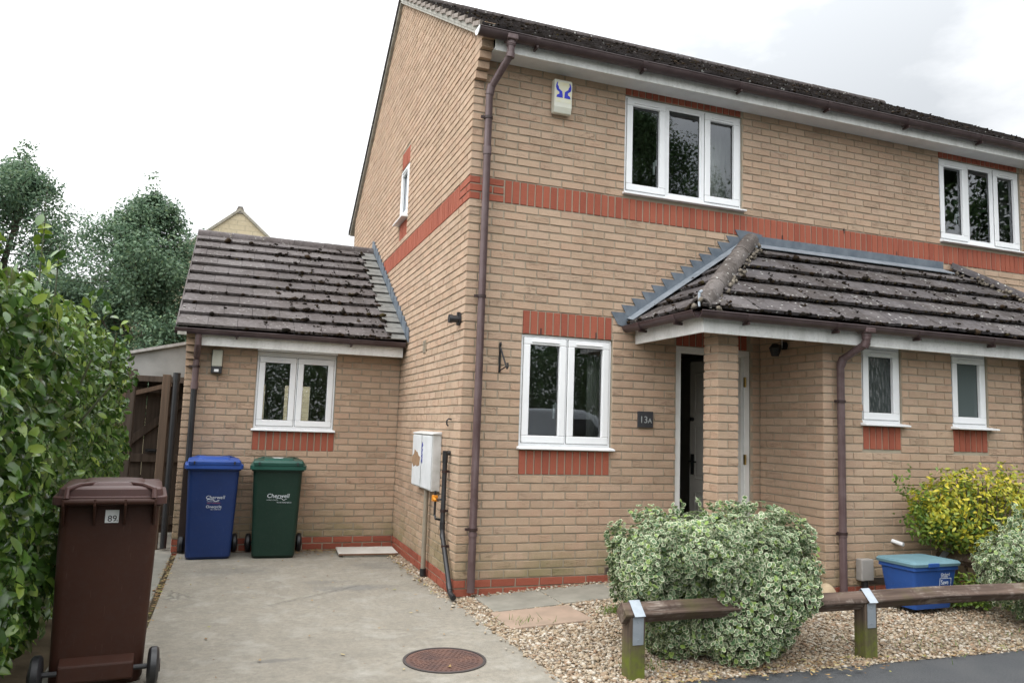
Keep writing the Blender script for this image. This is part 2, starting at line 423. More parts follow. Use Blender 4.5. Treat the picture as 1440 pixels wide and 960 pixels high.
# porch pillars
for px in (2.04, 6.66):
    b = None
    walls = [Wall((px, -.90, 0), (1, 0, 0), (0, -1, 0)), Wall((px, -.685, 0), (0, -1, 0), (-1, 0, 0)), Wall((px+.215, -.9, 0), (0, 1, 0), (1, 0, 0)), Wall((px+.215, -.685, 0), (-1, 0, 0), (0, 1, 0))]
    tot = MB()
    for k, ww in enumerate(walls):
        ww.bm = tot
        for n in range(-3, 33):
            zb = zc(n)
            if (n+k) % 2: ww.brick(0, .215, 0, .215, zb, zb+.065, 1 if n < 0 else 0)
            else: ww.brick(0, .102, 0, .102, zb, zb+.065, 0 if n >= 0 else 1); ww.brick(.112, .215, .112, .215, zb, zb+.065, 0 if n >= 0 else 1)
        ww.sheet(.006, .209, -.15, 2.6, [])
    tot.build('porch_pillar', [mBuff, mRed, mMortar], house, recalc=False)

# extension walls
w = Wall((XE, YE, 0), (1, 0, 0), (0, -1, 0)); EL = -XE
esol = [(EW[0]+.004, EW[0]+12*BW/3, EW[2]-.222, EW[2]-.001)]
for n in range(-3, 30): w.course(n, 0, EL-.002, n % 2, [EW]+esol, mi=1 if n < 0 else 0)
w.soldiers(EW[0]+.004, 12, EW[2]-.219)
w.sheet(.006, EL, -.15, 2.45, [EW])
for k, n in enumerate((25, 26, 27, 28, 29)):
    w.bm.box(XE, XE+.112, YE-.05*(k+1), YE, zc(n), zc(n)+.065, 0); w.bm.box(XE+.004, XE+.108, YE-.05*(k+1)+.012, YE, zc(n)+.0651, zc(n)+.0749, 2)
w.build(house)
ERY, ERZ, EEY, EEZ = 5.10, 4.06, 2.33, 2.42
es = (ERZ-EEZ)/(ERY-EEY); EDEP = 7.5
w = Wall((XE, 7.5, 0), (0, -1, 0), (-1, 0, 0))
def elim(z):
    t = (z+.06-EEZ)/es+EEY; a = max(YE, t); b_ = min(7.5, 2*ERY-t)
    return (7.5-b_, 7.5-a)
for n in range(-3, 52): w.course(n, 0, 4.8, (n+1) % 2, [], mi=1 if n < 0 else 0, lim=elim if zc(n) > 2.3 else None)
w.sheet(.006, 4.8, -.15, 2.6, [])
w.bm.add([w.P(0, 2.6, -.006), w.P(4.8, 2.6, -.006), w.P(2.4, ERZ-.03, -.006)], [(0, 1, 2)], 2)
w.build(house)
b = MB()   # rear wall of the extension with two glazed openings
Wr = Wall((XE, 7.5, 0), (1, 0, 0), (0, -1, 0)); Wr.bm = b
Wr.sheet(0, EL, -.1, 2.5, [(-1.09-XE, -.56-XE, .9, 2.11), (-1.85-XE, -1.32-XE, .9, 2.11)], 0, 0, .1)
b.build('plaster_wall', mPlaster, house, recalc=False)

# inner leaf, floors, partitions: keeps the rooms behind the glass dark
b = MB()
def inner(o, u, n, u0, u1, z0, z1, hl, d=-.12, depth=.16):
    ww = Wall(o, u, n); ww.bm = b; ww.sheet(u0, u1, z0, z1, hl, 0, d, depth); 
    ww.sheet(u0, u1, z0, z1, hl, 0, d-depth, 0)
inner((0, 0, 0), (1, 0, 0), (0, -1, 0), .12, HW, 0, 5.0, [W1, F1, F2, DOOR])
inner((0, 0, 0), (0, 1, 0), (-1, 0, 0), .12, DEPTH, 0, 5.0, [GW])
inner((XE, YE, 0), (1, 0, 0), (0, -1, 0), .12, EL, 0, 2.45, [EW])
b.box(4.29, 4.39, .3, DEPTH, .1, 5, 0)
b.box(.3, HW, 3.9, 4.0, .1, 5, 0)
b.box(.3, 4.29, 4.95, 5.0, 4.0, 4.02, 0)
b.build('plaster_wall', mPlaster, house, recalc=False)
b = MB(); b.box(.1, HW, .1, DEPTH-.05, .10, .165); b.box(.1, HW, .1, DEPTH-.05, 2.55, 2.75); b.box(.1, HW, .1, DEPTH-.05, 4.99, 5.03); b.box(XE+.1, 0, YE+.1, 7.45, .05, .12); b.box(XE+.1, -.02, YE+.1, 7.45, 2.44, 2.5)
b.build('floor_slab', mFloorIn, house)

# ------------------------------------------------------------------ windows
def mkframe(mb, W, u0, u1, z0, z1, t, d0, d1, mi=0):
    """rectangular frame of bar width t between depths d0 (back) and d1 (front)"""
    def bx(a, b, c, e):
        mb.hexa([W.P(a, c, d0), W.P(b, c, d0), W.P(b, c, d1), W.P(a, c, d1), W.P(a, e, d0), W.P(b, e, d0), W.P(b, e, d1), W.P(a, e, d1)], mi)
    bx(u0, u1, z0, z0+t); bx(u0, u1, z1-t, z1); bx(u0, u0+t, z0+t, z1-t); bx(u1-t, u1, z0+t, z1-t)
def wbox(mb, W, a, b, c, e, d0, d1, mi=0):
    mb.hexa([W.P(a, c, d0), W.P(b, c, d0), W.P(b, c, d1), W.P(a, c, d1), W.P(a, e, d0), W.P(b, e, d0), W.P(b, e, d1), W.P(a, e, d1)], mi)
def window(W, op, lights, glass=mGlass, sill=.05, rec=-.028, ft=.042, top=0., label=None, handles=(), sillover=.02, sillh=.03, glassd=None):
    u0, u1, z0, z1 = op
    e = .003
    m = MB(); mkframe(m, W, u0+e, u1-e, z0+sillh, z1-e, ft, rec-.06, rec)
    if top: wbox(m, W, u0+ft, u1-ft, z1-ft-top, z1-ft, rec-.06, rec-.004)
    a = u0+ft; tw = u1-u0-2*ft
    xs = [a]
    for f, k in lights: xs.append(xs[-1]+tw*f)
    for x in xs[1:-1]: wbox(m, W, x-.024, x+.024, z0+sillh+ft, z1-ft-top, rec-.06, rec-.001)
    win = m.build('window', mUpvc, house, bevel=.004)
    if label: win['label'] = label
    pane_d = rec-.022
    zz0, zz1 = z0+sillh+ft, z1-ft-top
    for i, (f, k) in enumerate(lights):
        l, r = xs[i], xs[i+1]
        if i > 0: l += .024
        if i < len(lights)-1: r -= .024
        if k == 'c':
            m = MB(); l2, r2, b2, t2 = l-.014, r+.014, zz0-.014, zz1+.014
            mkframe(m, W, l2, r2, b2, t2, .066, rec-.03, rec+.014); m.build('sash', mUpvc, win, bevel=.007)
            m = MB(); mkframe(m, W, l2-.003, r2+.003, b2-.003, t2+.003, .006, rec-.004, rec+.002); m.build('gasket', mGasket, win)
            gl, gr, gb, gt = l2+.066, r2-.066, b2+.066, t2-.066
            m = MB(); wbox(m, W, gl+.012, gr-.012, t2-.045, t2-.031, rec+.01, rec+.027); m.build('trickle_vent', mUpvc, win, bevel=.004)
        else:
            m = MB(); mkframe(m, W, l, r, zz0, zz1, .020, rec-.03, rec-.006); m.build('glazing_bead', mUpvc, win, bevel=.004)
            gl, gr, gb, gt = l+.020, r-.020, zz0+.020, zz1-.020
        m = MB(); mkframe(m, W, gl-.001, gr+.001, gb-.001, gt+.001, .005, pane_d-.004, pane_d+.003); m.build('seal', mGasket, win)
        m = MB(); m.add([W.P(gl, gb, pane_d), W.P(gr, gb, pane_d), W.P(gr, gt, pane_d), W.P(gl, gt, pane_d)], [(0, 1, 2, 3)])
        m.build('pane', glass, win, recalc=False)
        if i in handles:
            m = MB(); hu = gr+.0; hz = gb+.28
            wbox(m, W, hu-.012, hu+.012, hz-.03, hz+.03, pane_d-.05, pane_d-.03); wbox(m, W, hu-.022, hu-.004, hz-.12, hz+.01, pane_d-.07, pane_d-.045)
            m.build('handle', mUpvc, win, bevel=.004)
    m = MB(); so = sillover
    vs = [(-.09, z0), (sill, z0), (sill, z0+.014), (-.02, z0+sillh), (-.09, z0+sillh)]
    k = len(vs); pts = [W.P(u, z, dd) for u in (u0-so, u1+so) for dd, z in vs]
    m.add(pts, [tuple(range(k)), tuple(range(2*k-1, k-1, -1))]+[(i, (i+1) % k, (i+1) % k+k, i+k) for i in range(k)])
    m.build('sill', mUpvc, win, bevel=.003)
    return win
WF = Wall((0, 0, 0), (1, 0, 0), (0, -1, 0)); WB = Wall((0, YB, 0), (1, 0, 0), (0, -1, 0)); WG = Wall((0, DEPTH, 0), (0, -1, 0), (-1, 0, 0)); WE = Wall((XE, YE, 0), (1, 0, 0), (0, -1, 0))
window(WF, W1, [(.5, 'c'), (.5, 'c')], handles=(0,), label='two-light white window left of the front door')
window(WF, F1, [(.335, 'c'), (.345, 'f'), (.32, 'c')], handles=(0,), label='upstairs three-light white window nearest the gable corner')
window(WF, F2, [(.335, 'c'), (.345, 'f'), (.32, 'c')], handles=(0,), label='upstairs three-light white window furthest from the gable corner')
window(WB, B1, [(1., 'c')], glass=mFrost, top=.02, label='narrow white window with rippled glass beside the porch downpipe', sill=.07, sillover=.03)
window(WB, B2, [(1., 'c')], glass=mSatin, top=.02, label='narrow white window with dark satin glass', sill=.09, sillover=.03)
window(WE, EW, [(.5, 'c'), (.5, 'c')], label='two-light white window of the side extension', top=.03)
window(WG, (DEPTH-GW[1], DEPTH-GW[0], GW[2], GW[3]), [(1., 'c')], sill=.08, rec=-.012, sillover=.03, label='slim white window high in the gable')
# rear glazing bars seen through the extension
m = MB(); 
for a in (-1.09, -1.85): mkframe(m, Wall((0, 7.5, 0), (1, 0, 0), (0, -1, 0)), a, a+.53, .9, 2.11, .05, -.06, 0)
m.build('window_frame', mUpvc, house)

def curtain(x0, x1, z0, z1, y, label):
    m = MB(); n = 24
    f = lambda t: .025*math.sin(t*5*2*PI)
    pts = [(x0+(x1-x0)*k/n, y+f(k/n)) for k in range(n+1)]
    m.add([(x, yy, z0) for x, yy in pts]+[(x, yy, z1) for x, yy in pts], [(k, k+1, n+2+k, n+1+k) for k in range(n)])
    o = m.build('curtain', simple('curtain_cloth', (.62, .60, .56), (.55, .53, .49), .9, 3), None, True, recalc=False)
    so_ = o.modifiers.new('s', 'SOLIDIFY'); so_.thickness = .004
    tag(o, label, 'curtain', 'curtains behind the front windows')
curtain(1.40, 1.52, 1.2, 2.4, .36, 'pale curtain gathered inside the ground floor window, at its door side')
curtain(2.72, 3.02, 3.6, 4.9, .36, 'pale curtain gathered inside the nearer upstairs window')
curtain(5.70, 5.95, 3.6, 4.9, .36, 'pale curtain gathered inside the further upstairs window')
# ------------------------------------------------------------------ door
m = MB(); mkframe(m, WF, DOOR[0]+.003, DOOR[1]-.003, .17, DOOR[3]-.003, .062, -.12, -.02)
df = m.build('door_frame', simple('door_white', (.70, .70, .68), (.64, .64, .62), .45), house, bevel=.004)
m = MB(); m.box(2.12, 3.14, -.16, .1, .05, .165); m.build('door_step', simple('step_concrete', (.35, .34, .31)), house, bevel=.006)
door = empty('door', (DOOR[1]-.066, .075, 0)); door.parent = house; door.rotation_euler.z = R(-81)
door['label'] = 'white panelled front door standing open'
mDoor = simple('door_paint', (.56, .54, .49), (.50, .48, .44), .42)
m = MB(); m.box(-.76, 0, 0, .044, .185, 2.255, 0)
for (a, b_) in ((-.68, -.41), (-.35, -.08)):
    for (c, e) in ((.33, .85), (.97, 1.55), (1.67, 2.13)):
        for t_, (yy0, yy1) in ((0, (-.008, 0)), ):
            m.box(a, b_, yy0, yy1, c, c+.02); m.box(a, b_, yy0, yy1, e-.02, e); m.box(a, a+.02, yy0, yy1, c+.02, e-.02); m.box(b_-.02, b_, yy0, yy1, c+.02, e-.02)
        m.box(a+.05, b_-.05, -.012, 0, c+.05, e-.05)
m.build('panelled_leaf', mDoor, door, bevel=.004)
m = MB(); m.box(-.73, -.69, -.012, 0, 1.02, 1.24); m.tube([(-.71, -.01, 1.16), (-.71, -.055, 1.16), (-.60, -.055, 1.16)], .009, 8); m.build('handle', mIron, door)
m = MB(); m.tube([(-.71, -.012, 1.62), (-.71, .0, 1.62)], .022, 10); m.box(-.724, -.696, -.03, -.012, 1.60, 1.64); m.build('lock', mIron, door)
for z in (.45, 1.22, 2.0):
    m = MB(); m.box(DOOR[1]-.074, DOOR[1]-.060, -.0, .024, z-.05, z+.05); m.tube([(DOOR[1]-.068, -.004, z-.05), (DOOR[1]-.068, -.004, z+.05)], .008, 8)
    m.build('hinge', mBrass, df)

# ------------------------------------------------------------------ roofs
def tiles(name, o, u, s, umin, umax, L, gauge, tw, mat, thick=.020, lift=.030, jit=.004, parent=house, bond=.5, ext=.04, stop=0):
    o, u, s = (np.array(q, float) for q in (o, u, s)); n = np.cross(u, s); n /= np.linalg.norm(n)
    if n[2] < 0: n = -n
    m = MB(); rows = int(math.ceil(L/gauge)); edges = []
    for i in range(rows):
        s0, s1 = i*gauge, min((i+1)*gauge+ext, L)
        a0, b0, a1, b1 = umin(s0), umax(s0), umin(s1), umax(s1)
        k0 = math.floor(min(a0, a1)/tw)-1
        uu = k0*tw+(i % 2)*bond*tw
        while uu < max(b0, b1):
            p, q = uu+.0015, uu+tw-.0025; uu += tw
            p0, q0, p1, q1 = max(p, a0), min(q, b0), max(p, a1), min(q, b1)
            if q0-p0 < .02 and q1-p1 < .02: continue
            if q0 < p0: q0 = p0 = (p if a0 < p else a0); q0 += .002
            if q1 < p1: p1 = q1 = min(max(p, a1), b1) if a1 <= b1 else (a1+b1)/2; q1 += .002
            l0 = lift+random.uniform(-jit, jit); l1 = random.uniform(-.002, .002)
            d0 = s0+random.uniform(-.006, .006)
            Pt = lambda a, t, h: o+u*a+s*t+n*h
            th = thick
            m.hexa([Pt(p0, d0, l0-th), Pt(q0, d0, l0-th), Pt(q1, s1, l1-th), Pt(p1, s1, l1-th), Pt(p0, d0, l0), Pt(q0, d0, l0+random.uniform(-.002, .002)), Pt(q1, s1, l1), Pt(p1, s1, l1)])
            edges.append((Pt((p0+q0)/2, d0, l0-th/2), q0-p0, Pt(q0, d0, l0), Pt(q1, min(s1, s0+gauge), l1+lift*.2)))
    ob = m.build(name, mat, parent)
    return ob, edges, n
ICO = None
def ico():
    bm = bmesh.new(); bmesh.ops.create_icosphere(bm, subdivisions=1, radius=1)
    V = np.array([v.co[:] for v in bm.verts]); F = np.array([[v.index for v in f.verts] for f in bm.faces]); bm.free(); return V, F
ICO_V, ICO_F = ico()
def blobs(name, C, S, mat, parent=None, jitter=.25, smooth=True, flat=1.):
    """lumps: C (n,3) centres, S (n,) or (n,3) sizes"""
    C = np.asarray(C, float); n = len(C); S = np.asarray(S, float); S = S[:, None]*np.ones(3) if S.ndim == 1 else S
    k = len(ICO_V)
    V = ICO_V[None]*(1+RNG.normal(0, jitter, (n, k, 1)).clip(-.5, .6))*S[:, None, :]
    a = RNG.uniform(0, 2*PI, n); ca, sa = np.cos(a), np.sin(a)
    X = V[..., 0]*ca[:, None]-V[..., 1]*sa[:, None]; Y = V[..., 0]*sa[:, None]+V[..., 1]*ca[:, None]
    V = np.stack([X, Y, V[..., 2]*flat], -1)+C[:, None, :]
    F = (ICO_F[None]+(np.arange(n)*k)[:, None, None]).reshape(-1, 3)
    return np_mesh(name, V.reshape(-1, 3), F, mat, parent, smooth=smooth)
def moss_on(edges, n, parent, dens, size, joint=.3, cluster=None):
    C = []; S = []
    for c, wd, jc, jt in edges:
        pr = cluster(c) if cluster else 1.
        for _ in range(np.random.poisson(dens*wd*pr) if False else RNG.poisson(dens*wd*pr)):
            dx = RNG.uniform(-.5, .5)*wd; r = size*RNG.lognormal(0, .45)
            dirn = (jc-c); dirn = dirn/np.linalg.norm(dirn)
            C.append(c+dirn*dx+n*RNG.uniform(-.01, .012)); S.append((r*1.25, r, r*.75))
        if RNG.random() < joint*pr:
            kk = int(RNG.integers(2, 9)); t0 = RNG.random()*.5
            for q in range(kk):
                t = t0+RNG.random()*.5; r = size*RNG.lognormal(-.1, .4)
                C.append(jc+(jt-jc)*t+np.array((RNG.normal(0, .012), RNG.normal(0, .01), 0))+n*.002); S.append((r, r, r*.6))
        if RNG.random() < joint*pr*.6:
            base = c+(jt-jc)*RNG.random()+(jc-c)*RNG.uniform(-.8, .8)
            for q in range(int(RNG.integers(3, 12))):
                r = size*RNG.lognormal(-.2, .4); C.append(base+RNG.normal(0, .03, 3)*np.array((1.6, .8, 0))+n*.006+np.array((0, 0, 0))); S.append((r, r, r*.5))
    return tag(blobs('moss', np.array(C), np.array(S), mMoss, parent), kind='stuff')
def fixz(ob): return ob
# main roof
Ls = math.hypot(RIDGE_Y-EAVE_Y, RIDGE_Z-EAVE_Z); sv = ((0), (RIDGE_Y-EAVE_Y)/Ls, (RIDGE_Z-EAVE_Z)/Ls)
RXL, RXR = -.055, HW+.06
rf, ed, nn = tiles('roof', (RXL, EAVE_Y, EAVE_Z), (1, 0, 0), sv, lambda s: 0, lambda s: RXR-RXL, Ls, .30, .30, mTileMain, bond=.5)
rf['label'] = 'dark mossy tiled main roof'
moss_on(ed, nn, rf, 9, .0095, .5)
m = MB()
m.add([(RXL, RIDGE_Y, RIDGE_Z-.01), (RXR, RIDGE_Y, RIDGE_Z-.01), (RXR, 2*RIDGE_Y-EAVE_Y, EAVE_Z), (RXL, 2*RIDGE_Y-EAVE_Y, EAVE_Z)], [(0, 1, 2, 3)])
m.add([(RXL+.06, EAVE_Y+.05, EAVE_Z-.005), (RXR-.05, EAVE_Y+.05, EAVE_Z-.005), (RXR-.05, RIDGE_Y, RIDGE_Z-.03), (RXL+.06, RIDGE_Y, RIDGE_Z-.03)], [(0, 1, 2, 3)])
m.build('roof_slope', mTileMain, rf, recalc=False)
# verge: mortar bedding under the tile ends, both slopes, tile ends of the rear slope
m = MB()
for sgn in (1, -1):
    ye = EAVE_Y if sgn > 0 else 2*RIDGE_Y-EAVE_Y
    a = np.array((0, ye, EAVE_Z)); e = np.array((0, RIDGE_Y, RIDGE_Z)); t_ = (e-a)/np.linalg.norm(e-a); nr = np.array((0, -t_[2]*sgn, t_[1]*sgn)); nr = nr/np.linalg.norm(nr)*(1 if nr[2] > 0 else -1)
    for (d0, d1, x0, x1, mi) in ((-.085, -.060, -.042, .06, 0), (-.060, -.010, -.048, .06, 0)):
        p = [np.array((x, 0, 0))+q+nr*dd for q in (a, e) for x, dd in ((x0, d0), (x1, d0), (x1, d1), (x0, d1))]
        m.hexa([p[0], p[1], p[2], p[3], p[4], p[5], p[6], p[7]], mi)
m.build('verge_mortar', mVerge, rf)
m = MB()   # verge tile ends turned down, a step for every course
for i in range(int(Ls/.30)):
    p = np.array((0, EAVE_Y, EAVE_Z))+np.array(sv)*i*.30
    a_ = np.array(sv)*math.cos(.13)-nn*math.sin(.13); m.obox(p+np.array((RXL-.004, 0, 0))+np.array(sv)*.15+nn*.004, (1, 0, 0), a_, np.cross((1, 0, 0), a_), .018, .285, .040); m.obox(p+np.array((RXL-.006, 0, 0))+np.array(sv)*.008+nn*.012, (1, 0, 0), sv, nn, .03, .014, .060)
m.build('verge_tile', simple('verge_tile_edge', (.30, .26, .23), (.17, .14, .12), .9, 14), rf)
m = MB(); y2 = 2*RIDGE_Y-EAVE_Y
m.hexa([(RXL-.01, RIDGE_Y, RIDGE_Z-.05), (RXL+.01, RIDGE_Y, RIDGE_Z-.05), (RXL+.01, y2, EAVE_Z-.05), (RXL-.01, y2, EAVE_Z-.05), (RXL-.01, RIDGE_Y, RIDGE_Z+.02), (RXL+.01, RIDGE_Y, RIDGE_Z+.02), (RXL+.01, y2, EAVE_Z+.02), (RXL-.01, y2, EAVE_Z+.02)])
m.build('verge_tile', mTileMain, rf)
def half_round(mb, a, b_, r, up=(0, 0, 1), n=10, th=.012, ovl=0, mi=0):
    a, b_ = np.array(a, float), np.array(b_, float); t_ = (b_-a)/np.linalg.norm(b_-a); up = np.array(up, float)
    sd = np.cross(t_, up); sd /= np.linalg.norm(sd); u2 = np.cross(sd, t_)
    rings = []
    for p, rr in ((a, r), (b_, r*.97)):
        ring = [p+rr*(math.cos(w_)*sd+math.sin(w_)*u2) for w_ in np.linspace(-.15, PI+.15, n)]+[p+(rr-th)*(math.cos(w_)*sd+math.sin(w_)*u2) for w_ in np.linspace(PI+.15, -.15, n)]
        rings.append(ring)
    mb.loft(rings, True, mi)
m = MB(); x = RXL
while x < RXR-.1:
    x1 = min(x+.45, RXR); half_round(m, (x, RIDGE_Y, RIDGE_Z-.035+random.uniform(-.004, .004)), (x1-.006, RIDGE_Y, RIDGE_Z-.035), .10); x += .45
m.build('ridge_tile', mTileMain, rf, smooth=True)

# fascia, soffit, gutter of the main roof
m = MB(); m.box(.114, HW, -.265, -.245, 4.835, 4.99); m.build('fascia_board', mBoard, house, bevel=.003)
m = MB(); m.box(.114, HW, -.245, -.001, 4.862, 4.872); m.build('soffit_board', mSoffit, house)
def gutter(name, a, b_, r=.056, parent=house, caps=True, brk=.9):
    a, b_ = np.array(a, float), np.array(b_, float); t_ = (b_-a)/np.linalg.norm(b_-a); sd = np.cross(t_, (0, 0, 1)); up = np.array((0, 0, 1.))
    m = MB(); n = 12; th = .004
    pr = [(r*math.cos(w_), r*math.sin(w_)) for w_ in np.linspace(PI, 2*PI, n)]+[((r-th)*math.cos(w_), (r-th)*math.sin(w_)) for w_ in np.linspace(2*PI, PI, n)]
    m.loft([[p+sd*c+up*s_ for c, s_ in pr] for p in (a, b_)], True)
    for s_ in (-1, 1): m.tube([a+sd*r*s_, b_+sd*r*s_], .006, 8)
    if caps:
        for p, e in ((a, -1), (b_, 1)):
            m.loft([[p+t_*e*o_+sd*c+up*s2 for c, s2 in pr[:n]] for o_ in (0, .006)], True)
    g = m.build(name, mGut, parent, smooth=True)
    Lg = np.linalg.norm(b_-a); k = max(1, int(Lg/brk))
    for i in range(k):
        m = MB()
        p = a+t_*(Lg*(i+.5)/k)
        pr2 = [((r+.007)*math.cos(w_), (r+.007)*math.sin(w_)) for w_ in np.linspace(PI, 2*PI, n)]+[((r-.0)*math.cos(w_), (r-.0)*math.sin(w_)) for w_ in np.linspace(2*PI, PI, n)]
        m.loft([[p+t_*o_+sd*c+up*s2 for c, s2 in pr2] for o_ in (-.022, .022)], True)
        m.build('joint_bracket', mGut, g, smooth=True)
    for i in range(k):
        m = MB()
        p = a+t_*(Lg*(i+.5)/k); m.obox(p-sd*0+up*(-r-.016), t_, sd, up, .018, r*1.5, .022)
        m.build('support_bracket', mBrownDk, g)
    return g
GY, GZ = -.335, 4.965
gutter('gutter', (-.075, GY, GZ), (HW+.05, GY, GZ), .060, brk=1.02)
m = MB(); m.loft([[(x, GY+.062*math.cos(t_), GZ+.062*math.sin(t_)) for t_ in np.linspace(PI, 2*PI, 12)] for x in (-.086, -.078)], True); m.build('gutter_end_cap', mUpvc, house)
def pipe_run(name, pts, r, mat, collars=(), brackets=(), parent=house, wall=(0, 1, 0), label=None):
    m = MB(); m.tube(pts, r, 14); o = m.build(name, mat, parent, smooth=True)
    if label: o['label'] = label
    if collars:
        for a, b_ in collars: MB().tube([a, b_], r*1.16, 14).build('collar', mat, o, smooth=True)
    if brackets:
        wv = np.array(wall, float); sd = np.cross(wv, (0, 0, 1))
        for c in brackets:
            m = MB(); c = np.array(c, float); m.tube([c-(0, 0, .012), c+(0, 0, .012)], r*1.22, 14)
            m.obox(c-sd*(r+.012), sd, wv, (0, 0, 1), .05, .02, .022); m.obox(c+wv*.03, sd, wv, (0, 0, 1), .02, .06, .02)
            m.build('pipe_bracket', mBrownDk, o)
    return o
px = .135
pipe_run('downpipe', [(.235, GY, GZ-.05), (.235, GY, 4.80), (.228, GY+.01, 4.77), (.150, -.08, 4.58), (px, -.062, 4.54), (px, -.062, .05)], .034, mBrown,
         [((.235, GY, 4.92), (.235, GY, 4.86)), ((.235, GY, 4.80), (.230, GY+.004, 4.755)), ((.149, -.075, 4.59), (px, -.062, 4.50)), ((px, -.062, 4.0), (px, -.062, 3.93)), ((px, -.062, .55), (px, -.062, .52))],
         [(px, -.062, 4.28), (px, -.062, 2.62), (px, -.062, .58)], label='brown downpipe at the gable corner')
m = MB(); m.tube([(.235, GY, GZ-.045), (.235, GY, GZ-.10)], .045, 14); m.box(.185, .285, GY-.062, GY+.062, GZ-.06, GZ-.01); m.build('gutter_outlet', mBrown, house, bevel=.01)

# porch roof
PEZ, PTZ, PEY = 2.485, 3.43, -1.205
Lf = math.hypot(-PEY, PTZ-PEZ); sf = (0, -PEY/Lf, (PTZ-PEZ)/Lf); RXM = 4.45; PW = 2*(RXM-RX0); dx = RXT-RX0
pr_, ed, nn = tiles('porch_roof', (RX0, PEY, PEZ), (1, 0, 0), sf, lambda s: dx*s/Lf, lambda s: PW-dx*s/Lf, Lf, .307, .295, mTilePorch, thick=.030, lift=.050, jit=.007)
pr_['label'] = 'mossy tiled lean-to roof over the porch and bay'
moss_on(ed, nn, pr_, 46, .0105, .75)
Ll = math.hypot(dx, PTZ-PEZ); sl = (dx/Ll, 0, (PTZ-PEZ)/Ll)
side, ed, nn2 = tiles('hip_slope', (RX0, 0, PEZ), (0, -1, 0), sl, lambda s: 0, lambda s: -PEY*(1-s/Ll), Ll, .31, .295, mTilePorch, thick=.024, lift=.036, jit=.006, parent=pr_)
moss_on(ed, nn2, pr_, 26, .0105, .5)
sr = (-dx/Ll, 0, (PTZ-PEZ)/Ll)
tiles('hip_slope', (RX0+PW, 0, PEZ), (0, -1, 0), sr, lambda s: 0, lambda s: -PEY*(1-s/Ll), Ll, .31, .295, mTilePorch, thick=.024, lift=.036, parent=pr_)
m = MB(); z_ = -.012
m.add([(RX0+.04, PEY+.04, PEZ+z_), (RX0+PW-.04, PEY+.04, PEZ+z_), (RX0+PW-dx, -.0, PTZ+z_), (RXT, -.0, PTZ+z_)], [(0, 1, 2, 3)])
m.add([(RX0+.04, 0, PEZ+z_), (RX0+.04, PEY+.04, PEZ+z_), (RXT, 0, PTZ+z_)], [(0, 1, 2)]); m.add([(RX0+PW-.04, 0, PEZ+z_), (RX0+PW-.04, PEY+.04, PEZ+z_), (RX0+PW-dx, 0, PTZ+z_)], [(0, 1, 2)])
m.build('roof_felt', mBrownDk, pr_, recalc=False)
hp0 = np.array((RX0+.03, PEY+.03, PEZ+.015)); hp1 = np.array((RXT+.03, -.02, PTZ+.035))
for q0, q1 in ((hp0, hp1), (hp0*(-1, 1, 1)+(2*RXM, 0, 0), hp1*(-1, 1, 1)+(2*RXM, 0, 0))):
    m = MB(); k = 4
    for i in range(k):
        a, e = q0+(q1-q0)*i/k, q0+(q1-q0)*(i+1.03)/k
        half_round(m, a+np.array((0, 0, .004*(i % 2))), e, .088 if q0[0] < RXM else .075, th=.016)
    m.build('hip_tile', mHip if q0[0] < RXM else mTilePorch, pr_, smooth=True)
    C = [q0+(q1-q0)*RNG.random()+np.array((RNG.choice((-1, 1))*RNG.uniform(.07, .115), RNG.uniform(-.1, .0), -.02+RNG.normal(0, .015))) for _ in range(130)]
    tag(blobs('bedding_mortar', np.array(C), RNG.uniform(.012, .03, 130), simple('bed_mortar', (.22, .19, .15), (.06, .05, .04), .95, 30), pr_), kind='stuff')
m = MB(); m.tube([hp0+(-.035, -.03, .0), hp0+(-.035, -.03, .115)], .011, 8); m.tube([hp0+(-.035, -.03, .115), hp0+(.0, -.01, .135)], .013, 8); m.build('hip_iron', mGalv, pr_)
# fascia of the porch
FY, FX0, FX1 = -1.145, 1.725, 2*RXM-1.725
m = MB(); m.box(FX0, FX1, FY, FY+.02, 2.30, 2.475); m.box(FX0, FX0+.02, FY+.02, -.004, 2.302, 2.475); m.box(FX1-.02, FX1, FY+.02, -.004, 2.302, 2.475); m.build('fascia_board', mBoard, house, bevel=.003)
m = MB(); m.box(FX0+.02, FX1-.02, FY+.02, -.004, 2.56, 2.575); m.build('porch_ceiling', simple('porch_ceiling_board', (.30, .24, .18)), house)
m = MB(); m.box(XB0-.0, XB1, FY+.02, YB-.008, 2.352, 2.362); m.build('soffit_board', mSoffit, house)
gy = -1.215; gz = 2.462; gx = RX0-.02
gutter('gutter', (gx, gy, gz), (2*RXM-gx, gy, gz), .056, caps=False, brk=.82)
gutter('gutter', (gx, gy, gz), (gx, -.01, gz), .056, caps=False, brk=.6)
bx = 3.325
pipe_run('downpipe', [(3.385, gy, gz-.05), (3.385, gy, 2.33), (3.378, gy+.012, 2.305), (3.338, YB-.085, 2.19), (bx, YB-.062, 2.16), (bx, YB-.062, .06)], .034, mBrown,
         [((3.385, gy, 2.41), (3.385, gy, 2.35)), ((3.385, gy, 2.33), (3.374, gy+.02, 2.285)), ((3.34, YB-.085, 2.20), (bx, YB-.062, 2.12)), ((bx, YB-.062, .62), (bx, YB-.062, .59))],
         [(bx, YB-.062, 1.80), (bx, YB-.062, .62)], label='brown downpipe on the projecting bay')
m = MB(); m.tube([(3.385, gy, gz-.045), (3.385, gy, gz-.09)], .043, 14); m.box(3.33, 3.44, gy-.06, gy+.06, gz-.058, gz-.008); m.build('gutter_outlet', mBrown, house, bevel=.01)
pipe_run('downpipe', [(XB1+.05, YB-.05, 2.3), (XB1+.05, YB-.05, .06)], .034, mBrown, label='brown downpipe at the far edge of the bay')
